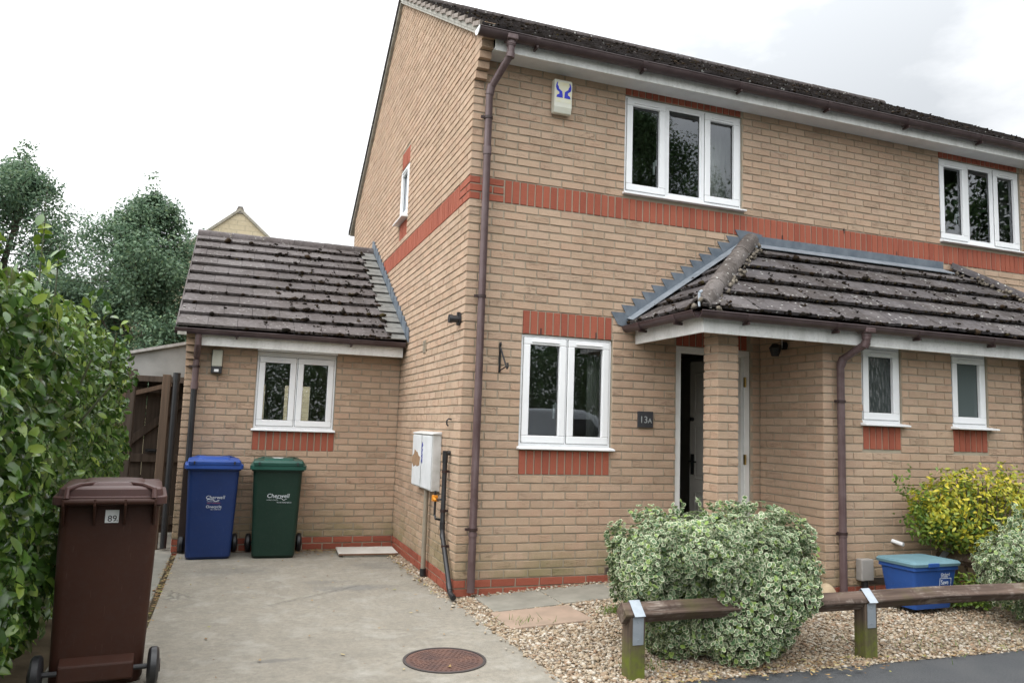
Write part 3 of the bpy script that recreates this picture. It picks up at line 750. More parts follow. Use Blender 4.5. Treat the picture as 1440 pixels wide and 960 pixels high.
# lead flashings
m = MB()
zl = lambda x: PEZ+(PTZ-PEZ)*(x-RX0)/dx
k = 0; x = RX0-.06
nst = 13
for n in range(32, 46):
    zj = zc(n)-.005
    xs_ = RX0+(zj-.10-PEZ)*dx/(PTZ-PEZ); xe_ = RX0+(zj-PEZ)*dx/(PTZ-PEZ)+.05
    if zj > 3.525: break
    sag = .0
    m.prism([(xs_-.135, zj+.055), (xs_+.015, zj+.055), (xe_+.02, zl(xe_)+.0), (xs_+.03, zl(xs_+.03)-.01), (xs_-.06, zj-.065)], -.003-.002*(n % 2), -.009-.002*(n % 2), 'xz')
m.build('stepped_flashing', mLead, house)
m = MB(); 
a, e = np.array((RX0-.02, 0, PEZ+.03)), np.array((RXT, 0, PTZ+.045)); up = np.array(nn2)
for i in range(4):
    p, q = a+(e-a)*i/4, a+(e-a)*(i+1.02)/4
    o1 = up*(.004+.001*(i % 2))
    m.add([p+o1+(0, -.002, .03), q+o1+(0, -.002, .03), q+o1+(0, -.13, 0), p+o1+(0, -.13, 0)], [(0, 1, 2, 3)])
m.build('lead_soaker', mLeadP, house, recalc=False)
m = MB(); xa = RXT-.06
for i in range(2):
    L0 = xa+i*1.39; m.box(L0, L0+1.395, -.012-.003*i, -.004, PTZ-.03, zc(45)+.012)
    m.hexa([(L0, -.010, PTZ+.01), (L0+1.395, -.010, PTZ+.01), (L0+1.395, -.16, PTZ-.062-.001*i), (L0, -.16, PTZ-.062), (L0, -.010, PTZ+.022), (L0+1.395, -.010, PTZ+.022), (L0+1.395, -.16, PTZ-.05), (L0, -.16, PTZ-.05)], 1)
m.build('lead_apron', [mLead, mLeadP], house, bevel=.003)

# extension roof
Le = math.hypot(ERY-EEY, ERZ-EEZ); se = (0, (ERY-EEY)/Le, (ERZ-EEZ)/Le); EX0 = -2.505
er, ed, nn3 = tiles('extension_roof', (EX0, EEY, EEZ), (1, 0, 0), se, lambda s: 0, lambda s: -EX0-.21, Le, .323, .303, mTileExt, thick=.030, lift=.046, jit=.003)
er['label'] = 'grey tiled roof of the side extension'
def clus(c):
    f = 1 if c[0] > -1.7 else .35
    return f*(1.8 if (c[0] > -1.3 and c[2] < 3.5) else .7)
moss_on(ed, nn3, er, 30, .0125, .75, clus)
m = MB(); m.add([(EX0+.03, EEY+.04, EEZ-.012), (-.02, EEY+.04, EEZ-.012), (-.02, ERY, ERZ-.012), (EX0+.03, ERY, ERZ-.012)], [(0, 1, 2, 3)])
m.add([(EX0, ERY, ERZ), (-.0, ERY, ERZ), (-.0, 2*ERY-EEY, EEZ), (EX0, 2*ERY-EEY, EEZ)], [(0, 1, 2, 3)]); m.build('roof_felt', mBrownDk, er, recalc=False)
m = MB(); x = EX0-.01
while x < -.1:
    x1 = min(x+.44, -.02); half_round(m, (x, ERY, ERZ-.035), (x1-.005, ERY, ERZ-.035+random.uniform(-.004, .004)), .10); x += .44
m.build('ridge_tile', mTileExt, er, smooth=True)
m = MB()   # pale lead soakers, two to a course
rows = int(Le/.1615)
for i in range(rows):
    s0 = i*.1615; p = np.array((0, EEY, EEZ))+np.array(se)*(s0+.09)
    tl = .028+.012*(i % 2)
    axu = np.array(se)*math.cos(.09)-np.array(nn3)*math.sin(.09)
    m.obox(p+np.array((-.13, 0, 0))+np.array(nn3)*tl*.8, (1, 0, 0), axu, np.cross((1, 0, 0), axu), .21+random.uniform(-.01, .01), .19, .012)
m.build('lead_soaker', mSoaker, er, bevel=.003)
m = MB()   # upstand flashing against the gable
for i in range(int(Le/.16)+1):
    s0 = i*.16; p = np.array((0, EEY-.01, EEZ))+np.array(se)*s0
    y0, y1 = p[1]-.06, p[1]+.17; zb = p[2]+.01
    m.prism([(y0, zb-.02), (y1, zb+.10), (y1-.03, zb+.205), (y0+.02, zb+.155)], -.004-.006*(i % 2), -.016-.006*(i % 2), 'yz')
m.build('stepped_flashing', mLead, house)
m = MB()   # left verge
for i in range(int(Le/.323)+1):
    p = np.array((EX0-.006, EEY, EEZ))+np.array(se)*i*.323; L_ = min(.34, Le-i*.323)
    if L_ < .05: continue
    m.obox(p+np.array(se)*L_/2+np.array(nn3)*(-.004), (1, 0, 0), np.array(se), nn3, .014, L_, .06)
m.build('verge_tile', mTileExt, er)
m = MB(); p = np.array((EX0+.05, EEY, EEZ)); q = np.array((EX0+.05, ERY, ERZ))
m.hexa([p+(-.04, 0, -.085), p+(.05, 0, -.085), p+(.05, 0, -.03), p+(-.04, 0, -.03), q+(-.04, 0, -.085), q+(.05, 0, -.085), q+(.05, 0, -.03), q+(-.04, 0, -.03)]); m.build('verge_mortar', mVerge, er)
m = MB(); m.box(XE+.116, -.03, 2.44, 2.46, 2.243, 2.385); m.build('fascia_board', mBoard, house, bevel=.003)
m = MB(); m.box(XE+.116, -.03, 2.46, YE-.008, 2.262, 2.272); m.build('soffit_board', mSoffit, house)
m = MB(); m.box(-1.66, -.758, YE-.03, YE-.009, 2.238, 2.262); m.build('head_board', mUpvc, house)
gutter('gutter', (-2.52, 2.37, 2.405), (-.03, 2.37, 2.405), .054, brk=1.2)
ex = -2.33
mixp = [(-2.285, 2.38, 2.36), (-2.285, 2.40, 2.26), (-2.295, 2.56, 2.16), (-2.30, 2.64, 2.10)]
pipe_run('downpipe', mixp+[(-2.30, 2.642, 1.80)], .034, mBrown, [((-2.30, 2.642, 1.84), (-2.30, 2.642, 1.77))], [(-2.30, 2.642, 2.02)], label='brown upper downpipe of the extension')
pipe_run('downpipe', [(-2.30, 2.642, 1.80), (-2.30, 2.642, .95)], .033, mBlack, label='black middle length of the extension downpipe')
m = MB(); m.box(-2.345, -2.265, 2.60, 2.68, .02, .97); m.build('downpipe', simple('brown_box_pipe', (.035, .02, .015), None, .6), house, bevel=.008)

# black waste pipe on the gable
wx = -.045
pipe_run('waste_pipe', [(-.0, .285, 1.215), (wx, .285, 1.215), (wx, .285, 1.19), (wx, .285, .55), (wx, .26, .48), (wx, -.04, .075), (wx, -.06, .05), (wx+.0, -.17, .035)], .022, mBlack,
         [((wx, .285, 1.235), (wx, .285, 1.13)), ((wx, .285, .60), (wx, .285, .53)), ((wx, .275, .50), (wx, .25, .46)), ((wx, .0, .12), (wx, -.045, .07)), ((wx, -.09, .042), (wx, -.15, .036))],
         [(wx, .285, 1.05), (wx, .285, .70), (wx, .20, .40)], wall=(1, 0, 0), label='black waste pipe with a kinked foot')
m = MB(); m.tube([(-.0, .14, 2.425), (-.075, .14, 2.425)], .034, 14); m.tube([(-.075, .14, 2.425), (-.105, .14, 2.425)], .040, 14); m.tube([(-.002, .14, 2.425), (-.016, .14, 2.425)], .055, 14); m.box(-.03, -.0, .125, .155, 2.37, 2.49)
m.build('flue_outlet', mBlack, house, smooth=True)
m = MB(); m.box(-.012, -.0, 1.40, 1.50, 2.22, 2.36); 
for k in range(6): m.box(-.018, -.012, 1.405, 1.495, 2.23+k*.022, 2.238+k*.022)
m.build('vent_grille', simple('beige_vent', (.34, .29, .22)), house)
# cable hook on the gable
m = MB(); m.tube([(0, .28, 1.52), (-.03, .28, 1.525), (-.045, .28, 1.51), (-.045, .28, 1.475), (-.03, .28, 1.46)], .007, 8); m.build('pipe_stub', mBlack, house)

# ------------------------------------------------------------------ things on the walls
mBoxW = simple('meter_box_white', (.55, .55, .54), (.42, .42, .40), .55, 9)
mPeel = simple('peeled_patch', (.30, .19, .11), (.24, .15, .09), .9, 20)
mInk = simple('blue_ink', (.03, .04, .30), None, .6)
def meter_box(y0, y1, label, patch, scrawl, dd=.0):
    o = empty('meter_cabinet', (0, (y0+y1)/2, .84)); tag(o, label, 'meter box', 'utility meter cabinets on the gable wall')
    h = .53; w2 = (y1-y0)/2
    m = MB(); m.box(-.115, 0, -w2, w2, 0, h); m.hexa([(-.135, -w2-.01, h), (0, -w2-.01, h), (0, w2+.01, h), (-.135, w2+.01, h), (-.130, -w2-.01, h+.012), (0, -w2-.01, h+.03), (0, w2+.01, h+.03), (-.130, w2+.01, h+.012)])
    m.v = [(x_*(.74-dd), y_, z_) for x_, y_, z_ in m.v]; m.build('body', mBoxW, o, bevel=.006)
    m = MB(); q_ = .74-dd; m.box(-.130*q_, -.115*q_, -w2+.008, w2-.008, .012, h-.012); dr = m.build('door', simple('meter_door', (.66, .68, .70), (.56, .58, .59), .5, 6), o, bevel=.006)
    if patch:
        pts = [(-.16, .22), (-.05, .20), (.0, .215), (.11, .19), (.20, .24), (.17, .30), (.10, .33), (.08, .37), (.0, .35), (-.06, .345), (-.10, .315), (-.18, .30)]
        m = MB(); m.prism([(a*w2/.20-.0, b_) for a, b_ in pts], -.1305*q_, -.1315*q_-.001, 'yz'); m.build('peeled_patch', mPeel, dr)
    if scrawl:
        rr = random.Random(4)
        m = MB()
        for q in range(4):
            z0 = .44-.05*q; p = [(-.132*q_, w2-.035+.012*math.sin(3*t_+q)*1.4+rr.uniform(-.004, .004), z0-.012*t_+.01*math.cos(5*t_)) for t_ in np.linspace(0, 3, 9)]
            m.tube(p, .004, 6)
        m.build('ink_scrawl', mInk, dr)
    return o
meter_box(1.06, 1.44, 'white wall cabinet with a torn brown patch, further from the house corner', True, False, .06)
meter_box(.60, 1.0, 'white wall cabinet with a blue ink scrawl, nearer the house corner', False, True)
o = empty('conduit_pipe', (-.045, .93, .02)); tag(o, 'beige conduit pipe running down from the white meter cabinets', 'conduit')
m = MB(); m.tube([(0, 0, .82), (0, 0, .03)], .024, 12); m.build('pipe', simple('beige_pvc', (.27, .235, .18), (.22, .19, .15), .6), o, smooth=True)
m = MB(); m.tube([(0, 0, .06), (0, 0, -.01)], .032, 12); m.build('foot_collar', mBlack, o, smooth=True)
o = empty('gas_valve', (-.07, .42, .80)); tag(o, 'small gas pipe with an orange lever under the meter cabinets', 'gas valve')
m = MB(); m.tube([(0, .06, .06), (0, .06, -.16), (0, .02, -.19), (.05, .02, -.2)], .011, 10); m.tube([(0, .06, -.02), (.0, -.13, .0), (.05, -.14, .0)], .010, 8); m.build('pipe', mBlack, o, smooth=True)
m = MB(); m.box(-.03, .02, .035, .085, -.035, .02); m.tube([(-.02, .06, .0), (-.02, -.03, -.02)], .012, 8); m.build('lever', simple('orange_plastic', (.65, .24, .02), None, .4), o, bevel=.006)

# alarm box
al = empty('alarm_box', (.865, -.008, 4.445)); tag(al, 'white burglar alarm box with a blue emblem, high beside the upstairs window', 'alarm box')
mAl = simple('alarm_white', (.66, .66, .58), (.60, .60, .50), .4, 4)
m = MB(); w2 = .092; d = -.082
m.prism([(0, .04), (-.015, 0), (d+.02, 0), (d, .055), (d, .318), (d+.012, .33), (0, .33)], -w2, w2, 'yz'); m.build('cover', mAl, al, bevel=.008)
m = MB(); m.box(-w2+.012, w2-.012, d-.0015, d-.0005, .10, .30); m.build('face_plate', simple('alarm_cream', (.66, .62, .40), (.66, .66, .55), .4, 12), al)
m = MB()
hand = [(-.008, .145), (-.074, .145), (-.066, .170), (-.045, .180), (-.045, .200), (-.072, .218), (-.080, .245), (-.078, .270), (-.066, .298), (-.058, .296), (-.064, .268), (-.052, .252), (-.048, .232), (-.014, .208), (-.010, .18)]
m.prism(hand, d-.002, d-.0035, 'xz'); m.prism([(-a, b_) for a, b_ in hand], d-.002, d-.0035, 'xz'); m.build('emblem', simple('emblem_blue', (.02, .035, .50), None, .5), al)
# house number plate
pl = empty('house_number_sign', (1.842, -.012, 1.505)); tag(pl, 'square dark slate house number sign beside the front door', 'house sign')
m = MB(); m.box(-.082, .082, -.01, .010, 0, .155); m.build('plate', simple('slate', (.028, .028, .032), (.04, .04, .045), .6), pl, bevel=.003)
mChalk = simple('sign_grey', (.36, .38, .38), None, .6)
text_mesh('13', .092, 'lettering', mChalk, pl, (-.022, -.0115, .045)); text_mesh('A', .066, 'lettering', mChalk, pl, (.045, -.0115, .045))
# iron bracket
o = empty('hanging_basket_bracket', (.345, -.008, 1.95)); tag(o, 'black iron hanging basket bracket left of the ground floor window', 'bracket')
m = MB(); m.box(-.009, .009, -.008, .006, 0, .27); m.tube([(0, -.01, .23), (0, -.20, .06), (0, -.24, .03), (0, -.265, .045), (0, -.26, .075), (0, -.235, .075)], .008, 8); m.tube([(0, -.01, .02), (0, -.21, .05)], .006, 8); m.tube([(0, -.004, .26), (0, -.02, .275), (0, -.03, .25)], .007, 8)
m.build('bracket_arm', mIron, o)
for ob in o.children: ob.rotation_euler.z = R(8); ob.scale.y = .62
# extension wall light
o = empty('wall_light', (-2.085, YE-.008, 1.955)); tag(o, 'tall outdoor wall light with a black sensor, under the extension eaves', 'wall light')
m = MB(); m.box(-.055, .055, -.075, 0, .075, .262); m.build('diffuser', simple('opal_diffuser', (.50, .50, .42), (.45, .45, .38), .35), o, bevel=.012)
m = MB(); m.box(-.058, .058, -.085, 0, .0, .072); m.box(-.06, .06, -.02, 0, .07, .268); m.build('sensor_housing', mBlack, o, bevel=.006)
m = MB(); m.box(-.025, .025, -.092, -.084, .015, .045); m.build('sensor', mUpvc, o, bevel=.006)
# porch lamp
o = empty('porch_lamp', (XB0-.008, -.40, 2.30)); tag(o, 'small dark lamp in the shade of the porch ceiling', 'porch lamp')
m = MB(); m.tube([(0, 0, .05), (-.03, 0, .05)], .04, 12); m.tube([(-.03, 0, .05), (-.09, 0, .05), (-.12, 0, .02)], .010, 8); m.tube([(-.12, 0, .06), (-.12, 0, .02), (-.12, 0, -.06)], [.03, .06, .035], 12); m.build('lantern', mIron, o)
m = MB(); m.tube([(-.08, -.05, .23), (-.08, -.05, .02)], .003, 6); m.build('pull_cord', mUpvc, o)
# junction box, overflow
o = empty('meter_junction_box', (3.585, YB-.008, .20)); tag(o, 'small grey cable box low on the wall beside the blue recycling box', 'junction box')
m = MB(); m.box(-.07, .07, -.075, 0, 0, .19); m.build('case', simple('grey_plastic', (.33, .31, .29), (.28, .27, .25), .5), o, bevel=.008)
m = MB(); m.tube([(0, -.035, 0), (0, -.035, -.07)], .03, 10); m.tube([(.01, -.035, -.06), (.01, -.035, -.16)], .018, 10); m.build('conduit', mBlack, o)
o = tag(MB().tube([(3.965, YB+.01, .535), (3.99, YB-.10, .515)], .019, 12).build('overflow_pipe', mUpvc, None, smooth=True), 'stubby white overflow pipe poking from the brick above the recycling box', 'pipe')

# ------------------------------------------------------------------ ground
def ground_h(x, y):
    """height of the plot: 0 on the drive, garden rising a little towards the porch"""
    t = min(max((x-.05)/1.3, 0), 1); s_ = min(max((y+2.35)/1.6, 0), 1)
    return .075*t*s_
def concrete():
    t = NT('drive_concrete')
    c = t.mix(t.ramp(t.noise(1.1, 7, .68), [(.3, 0.), (.75, 1.)]), (.305, .275, .224), (.225, .201, .162))
    c = t.mix(t.ramp(t.noise(26, 6, .8), [(.42, .0), (.66, .55)]), c, (.13, .122, .102))
    c = t.mix(t.ramp(t.noise(48, 5, .8), [(.56, .0), (.72, .6)]), c, (.42, .40, .35))
    c = t.mix(t.ramp(t.noise(6, 6, .7), [(.42, 0.), (.75, .6)]), c, (.15, .14, .118))
    c = t.mix(t.ramp(t.noise(3.1, 7, .75), [(.5, 0.), (.7, .5)]), c, (.43, .415, .37))
    c = t.mix(t.ramp(t.noise(420, 2, .6), [(.60, 0.), (.68, .7)]), c, (.55, .53, .48))
    c = t.mix(t.ramp(t.noise(300, 2, .6), [(.33, .6), (.42, 0.)]), c, (.10, .095, .08))
    ck = t.voro(.55, 'DISTANCE_TO_EDGE', None); n_ = t.math('ADD', ck, t.math('MULTIPLY', t.math('SUBTRACT', t.noise(7, 5, .7), .5), .05))
    c = t.mix(t.math('MULTIPLY', t.ramp(n_, [(.0, .0), (.004, .75), (.010, 0.)]), t.ramp(t.noise(.8, 2), [(.52, 0.), (.58, 1.)])), c, (.09, .085, .07))
    c = t.mix(t.ramp(t.noise(160, 4, .8), [(.3, .5), (.5, 0.), (.66, 0.), (.8, .4)]), c, (.14, .135, .12))
    # oil patches: dark blots fixed on the slab
    for (x, y, rx, ry, k) in ((-.75, .55, .42, .16, .5), (-1.55, -1.45, .22, .05, .5), (-1.0, .85, .25, .12, .3), (-1.75, 1.5, .5, .25, .3), (-.4, 1.6, .3, .3, .3)):
        mp = t.add('ShaderNodeMapping'); t.l.new(t.pos, mp.inputs[0]); mp.inputs['Location'].default_value = (-x/rx, -y/ry, 0); mp.inputs['Scale'].default_value = (1/rx, 1/ry, 0)
        ln = t.add('ShaderNodeVectorMath', operation='LENGTH'); t.l.new(mp.outputs[0], ln.inputs[0])
        dd = t.math('ADD', ln.outputs['Value'], t.math('MULTIPLY', t.math('SUBTRACT', t.noise(5, 5, .7), .5), 2.2))
        c = t.mix(t.ramp(dd, [(.35, k), (1.0, 0.)]), c, (.10, .10, .10))
    h = t.math('ADD', t.noise(130, 4, .8), t.math('MULTIPLY', t.noise(12, 5), .5))
    return t.fin(c, .92, t.bump(h, .45, .004), .25)
mConc = concrete()
mPathC = simple('path_concrete', (.27, .26, .225), (.20, .195, .17), .93, 3, .5, 90, .2)
def gravel_base():
    t = NT('gravel_base')
    c = t.ramp(t.voro(70, 'F1', None, 'Color'), [(0, (.24, .19, .13)), (1, (.42, .36, .27))])
    return t.fin(c, .95, t.bump(t.voro(70), .8, .01), .2)
def asphalt():
    t = NT('asphalt')
    c = t.mix(t.ramp(t.noise(90, 4, .8), [(.35, 0.), (.7, 1.)]), (.040, .043, .047), (.075, .078, .082))
    c = t.mix(t.ramp(t.noise(2, 5, .6), [(.4, 0.), (.75, .5)]), c, (.095, .095, .095))
    return t.fin(c, .85, t.bump(t.voro(160), .6, .004), .35)
mAsph = asphalt()
mEarth = simple('earth', (.09, .07, .045), (.05, .04, .025), .95, 4, .6, 40, .1)
def sheet(name, x0, x1, y0, y1, z, mat, label=None):
    m = MB(); m.add([(x0, y0, z), (x1, y0, z), (x1, y1, z), (x0, y1, z)], [(0, 1, 2, 3)])
    o = m.build(name, mat, None, recalc=False); o['kind'] = 'structure'
    return o
sheet('ground', -400, 400, -400, 400, -.16, simple('distant_ground', (.07, .085, .035), (.09, .08, .05), .95, .4))
m = MB(); m.box(-2.35, .0, -3.3, YE, -.15, 0); m.box(-2.35, .0, -3.3, YE, -.15, 0)
m = MB(); m.hexa([(-2.345, -3.2, -.15), (.055, -3.2, -.15), (-.118, YE-.10, -.15), (-2.345, YE-.05, -.15), (-2.345, -3.2, 0), (.075, -3.2, 0), (-.118, YE-.10, .0), (-2.345, YE-.05, 0)])
m.build('driveway', mConc, None, bevel=.01)['kind'] = 'structure'
m = MB(); y = -3.2
for y1 in (-1.9, -.35, 1.05, 3.1, 4.6):
    m.box(-2.80, -2.395, y, y1-.012, -.15, -.008); y = y1
m.build('side_path', mPathC, None, bevel=.008)['kind'] = 'structure'
sheet('soil_bed', -5.5, .5, -3.2, 9, -.03, mEarth)
sheet('footpath', -40, 40, -4.9, -2.395, -.012, mAsph); 
m = MB(); m.box(-40, 40, -5.05, -4.9, -.2, -.02); m.build('kerb', mPathC, None)['kind'] = 'structure'
sheet('road', -40, 40, -12.5, -5.05, -.13, mAsph)
# plot of gravel: one sagging sheet
m = MB(); nx, ny = 40, 24; X0, X1, Y0, Y1 = -.14, 5.9, -2.42, .02
vs = [(X0+(X1-X0)*i/nx, Y0+(Y1-Y0)*j/ny, ground_h(X0+(X1-X0)*i/nx, Y0+(Y1-Y0)*j/ny)-.016) for j in range(ny+1) for i in range(nx+1)]
m.add(vs, [(j*(nx+1)+i, j*(nx+1)+i+1, (j+1)*(nx+1)+i+1, (j+1)*(nx+1)+i) for j in range(ny) for i in range(nx)])
m.add([(-.14, 0, -.014), (.02, 0, -.014), (.02, YE, -.014), (-.14, YE, -.014)], [(0, 1, 2, 3)])
m.build('garden_ground', gravel_base(), None, recalc=False)['kind'] = 'structure'
# paving slabs
slabs = [((.17, .755, -.60, -.06), 'grey paving slab at the foot of the corner downpipe', 'slab_grey'), ((.765, 1.36, -.58, -.06), 'grey paving slab against the wall under the ground floor window', 'slab_grey'),
         ((.13, .80, -1.10, -.61), 'pinkish paving slab lying nearest the driveway', 'slab_pink'), ((1.37, 1.96, -.58, -.06), 'grey paving slab in front of the door, behind the clipped bush', 'slab_grey'), ((1.97, 2.56, -.62, -.17), 'grey paving slab at the door step behind the pillar', 'slab_grey')]
mSG = simple('slab_grey', (.27, .255, .215), (.20, .19, .16), .92, 5, .5, 80, .2); mSP = simple('slab_pink', (.34, .25, .19), (.27, .205, .155), .92, 5, .5, 80, .2)
for (x0, x1, y0, y1), lab, mm in slabs:
    m = MB(); h0, h1 = ground_h(x0, y0)+.008, ground_h(x1, y0)+.008
    m.hexa([(x0, y0, h0-.05), (x1, y0, h1-.05), (x1, y1, h1-.05), (x0, y1, h0-.05), (x0, y0, h0), (x1, y0, h1), (x1, y1, h1), (x0, y1, h0)])
    o = m.build('paving_slab', mSP if 'pink' in mm else mSG, None, bevel=.006); tag(o, lab, 'paving slab', 'paving slabs along the front wall')
# loose stones
def stones():
    pts = []
    N = 62000
    xy = np.stack([RNG.uniform(-.1, 5.6, N), RNG.uniform(-2.41, .0, N)], 1)
    keep = RNG.random(N) < np.clip(1.25-.2*xy[:, 0], .35, 1)
    edge = .075-(xy[:, 1]+3.2)*.033+RNG.normal(0, .02, N)
    keep &= xy[:, 0] > edge-.02
    for (x0, x1, y0, y1), _, _ in slabs:
        keep &= ~((xy[:, 0] > x0+.01) & (xy[:, 0] < x1-.01) & (xy[:, 1] > y0+.01) & (xy[:, 1] < y1-.01))
    keep &= ~((xy[:, 0] > XB0-.02) & (xy[:, 1] > YB-.02))
    a = xy[keep]
    s_ = np.stack([RNG.uniform(-.135, .0, 2600), RNG.uniform(0, YE-.05, 2600)], 1)
    s_ = s_[s_[:, 0] > -.118+RNG.normal(0, .012, len(s_))+.0]
    # stray stones on the slabs and the drive edge
    st = np.stack([RNG.normal(.05, .06, 170), RNG.uniform(-2.4, 2.4, 170)], 1); st[:, 0] -= (st[:, 1]+2.4)*.03; st = st[(st[:, 1] < -.02) | (st[:, 0] < -.02)]
    s2 = np.stack([RNG.uniform(.15, 1.5, 130), RNG.normal(-.05, .04, 130).clip(-.3, -.01)], 1)
    A = np.concatenate([a, s_, st, s2]); z = np.array([ground_h(x, y) for x, y in A])
    n = len(A); sz = RNG.lognormal(math.log(.0082), .36, n).clip(.004, .020)
    ns = len(st)+len(s2); z[-ns:] += .008
    C = np.stack([A[:, 0], A[:, 1], z-.006+RNG.uniform(-.006, .007, n)], 1); C[-ns:, 2] = z[-ns:]+.002
    S = np.stack([sz*RNG.uniform(1, 1.7, n), sz*RNG.uniform(.8, 1.2, n), sz*RNG.uniform(.5, .9, n)], 1)
    t = NT('gravel')
    c = t.ramp(t.island, [(0, (.42, .34, .24)), (.16, (.35, .26, .17)), (.32, (.50, .44, .35)), (.46, (.29, .21, .14)), (.6, (.46, .385, .29)), (.74, (.58, .53, .45)), (.86, (.24, .20, .16)), (.93, (.38, .25, .16))], 'CONSTANT')
    c = t.mix(t.ramp(t.noise(60, 3), [(.4, 0.), (.7, .4)]), c, (.22, .16, .10))
    o = blobs('gravel', C, S, t.fin(t.mix(.16, c, (.10, .075, .06)), .8, None, .3), None, .16, False)
    tag(o, 'tan pea gravel covering the front garden', 'gravel', None, 'stuff')
stones()
def litter():
    t = NT('dead_leaf')
    c = t.ramp(t.island, [(0, (.30, .20, .09)), (.3, (.20, .12, .06)), (.55, (.38, .31, .16)), (.75, (.12, .075, .04)), (.9, (.25, .24, .08))], 'CONSTANT')
    mat = t.fin(c, .85, None, .2)
    P_ = []
    P_ += [(RNG.uniform(-1.15, -.5), YE-RNG.gamma(1.6, .09)-.02, .004) for _ in range(260)]
    P_ += [(-.13+RNG.normal(0, .03), RNG.uniform(.1, 2.4), .012) for _ in range(130)]
    P_ += [(-2.37+RNG.normal(0, .025), RNG.uniform(-2.8, 2.5), -.004) for _ in range(420)]
    P_ += [(RNG.uniform(-2.3, .0), RNG.uniform(-2.6, 2.5), .006) for _ in range(90)]
    P_ += [(RNG.uniform(.6, 2.2), -2.38+RNG.normal(0, .10), ground_h(1.2, -2.3)+.012) for _ in range(330)]
    P_ += [(RNG.uniform(2.2, 4.4), -2.39+RNG.normal(0, .03), .006) for _ in range(120)]
    C = np.array(P_); n = len(C); s_ = RNG.uniform(.008, .024, n)
    base = np.array([(-1, 0, 0), (0, -.45, .12), (1, 0, .05), (0, .45, .16)]); a = RNG.uniform(0, 2*PI, n); tl = RNG.normal(0, .35, n)
    V = base[None]*s_[:, None, None]; X = V[..., 0]*np.cos(a)[:, None]-V[..., 1]*np.sin(a)[:, None]; Y = V[..., 0]*np.sin(a)[:, None]+V[..., 1]*np.cos(a)[:, None]
    Z = V[..., 2]+np.abs(V[..., 0]*np.sin(tl)[:, None])
    V = np.stack([X, Y, Z], -1)+C[:, None]
    F = np.arange(n*4).reshape(n, 4)
    tag(np_mesh('leaf_litter', V.reshape(-1, 3), F, mat), 'dry brown leaf litter along the wall foot and slab joints', 'leaf litter', None, 'stuff')
litter()
# manhole cover
o = empty('manhole_cover', (-.531, -1.69, .001)); tag(o, 'round rusty iron manhole cover set in the concrete drive', 'manhole cover')
mRust = simple('rusty_iron', (.155, .085, .065), (.10, .062, .055), .75, 9, .5, 70, .4, .3)
m = MB(); n = 48
ring = lambda r, z: [(r*math.cos(2*PI*k/n), r*math.sin(2*PI*k/n), z) for k in range(n)]
m.loft([ring(.262, 0), ring(.262, .006), ring(.245, .006), ring(.245, .001)], False); m.build('rim', simple('iron_rim', (.06, .05, .048), None, .7), o)
m = MB(); m.loft([ring(.242, 0), ring(.242, .003)], True)
for rr_ in range(1, 8):
    cnt = rr_*6
    for k in range(cnt):
        a = 2*PI*k/cnt; r = .03*rr_; m.obox((r*math.cos(a), r*math.sin(a), .0042), (math.cos(a), math.sin(a), 0), (-math.sin(a), math.cos(a), 0), (0, 0, 1), .017, .013, .003)
m.build('lid', mRust, o)

# ------------------------------------------------------------------ leaf clouds
def leaf_template(kind):
    if kind == 'laurel':      # long cupped leaf with a midrib fold
        L_ = np.array([0, .22, .5, .78, 1.]); Wd = np.array([.02, .19, .23, .16, .01]); V = []; 
        for l, w_ in zip(L_, Wd):
            zz = -.16*(l-.35)**2*1.6
            V += [(l, -w_, zz+.05*w_/.23), (l, 0, zz), (l, w_, zz+.05*w_/.23)]
        F = [(i*3+k, i*3+k+1, (i+1)*3+k+1, (i+1)*3+k) for i in range(4) for k in (0, 1)]
        return np.array(V), np.array(F), np.zeros(len(F), int)
    if kind == 'variegated':  # green heart, pale rim
        m_ = 8; jj = (.0, .05, -.03, .04, -.02, .06, -.04, .02); c = [(.5+(.40+jj[k]*.7)*math.cos(2*PI*k/m_), (.235+jj[(k+3) % 8]*.8)*math.sin(2*PI*k/m_), .0) for k in range(m_)]
        e = [(.5+.52*math.cos(2*PI*k/m_), .345*math.sin(2*PI*k/m_), .03*abs(math.sin(2*PI*k/m_))) for k in range(m_)]
        V = c+e; F = [(0, 1, 2, 3), (0, 3, 4, 7), (4, 5, 6, 7)]+[(k, k+m_, (k+1) % m_+m_, (k+1) % m_) for k in range(m_)]
        return np.array(V), np.array(F), np.array([0]*3+[1]*m_)
    if kind == 'small':
        V = [(0, 0, 0), (.45, -.26, .04), (1, 0, -.05), (.45, .26, .04), (.45, 0, -.02)]
        return np.array(V), np.array([(0, 1, 4, 4), (0, 4, 3, 3), (1, 2, 4, 4), (4, 2, 3, 3)]), np.zeros(4, int)
    V = [(0, 0, 0), (.5, -.24, .05), (1, 0, -.06), (.5, .24, .05)]
    return np.array(V), np.array([(0, 1, 2, 3)]), np.zeros(1, int)
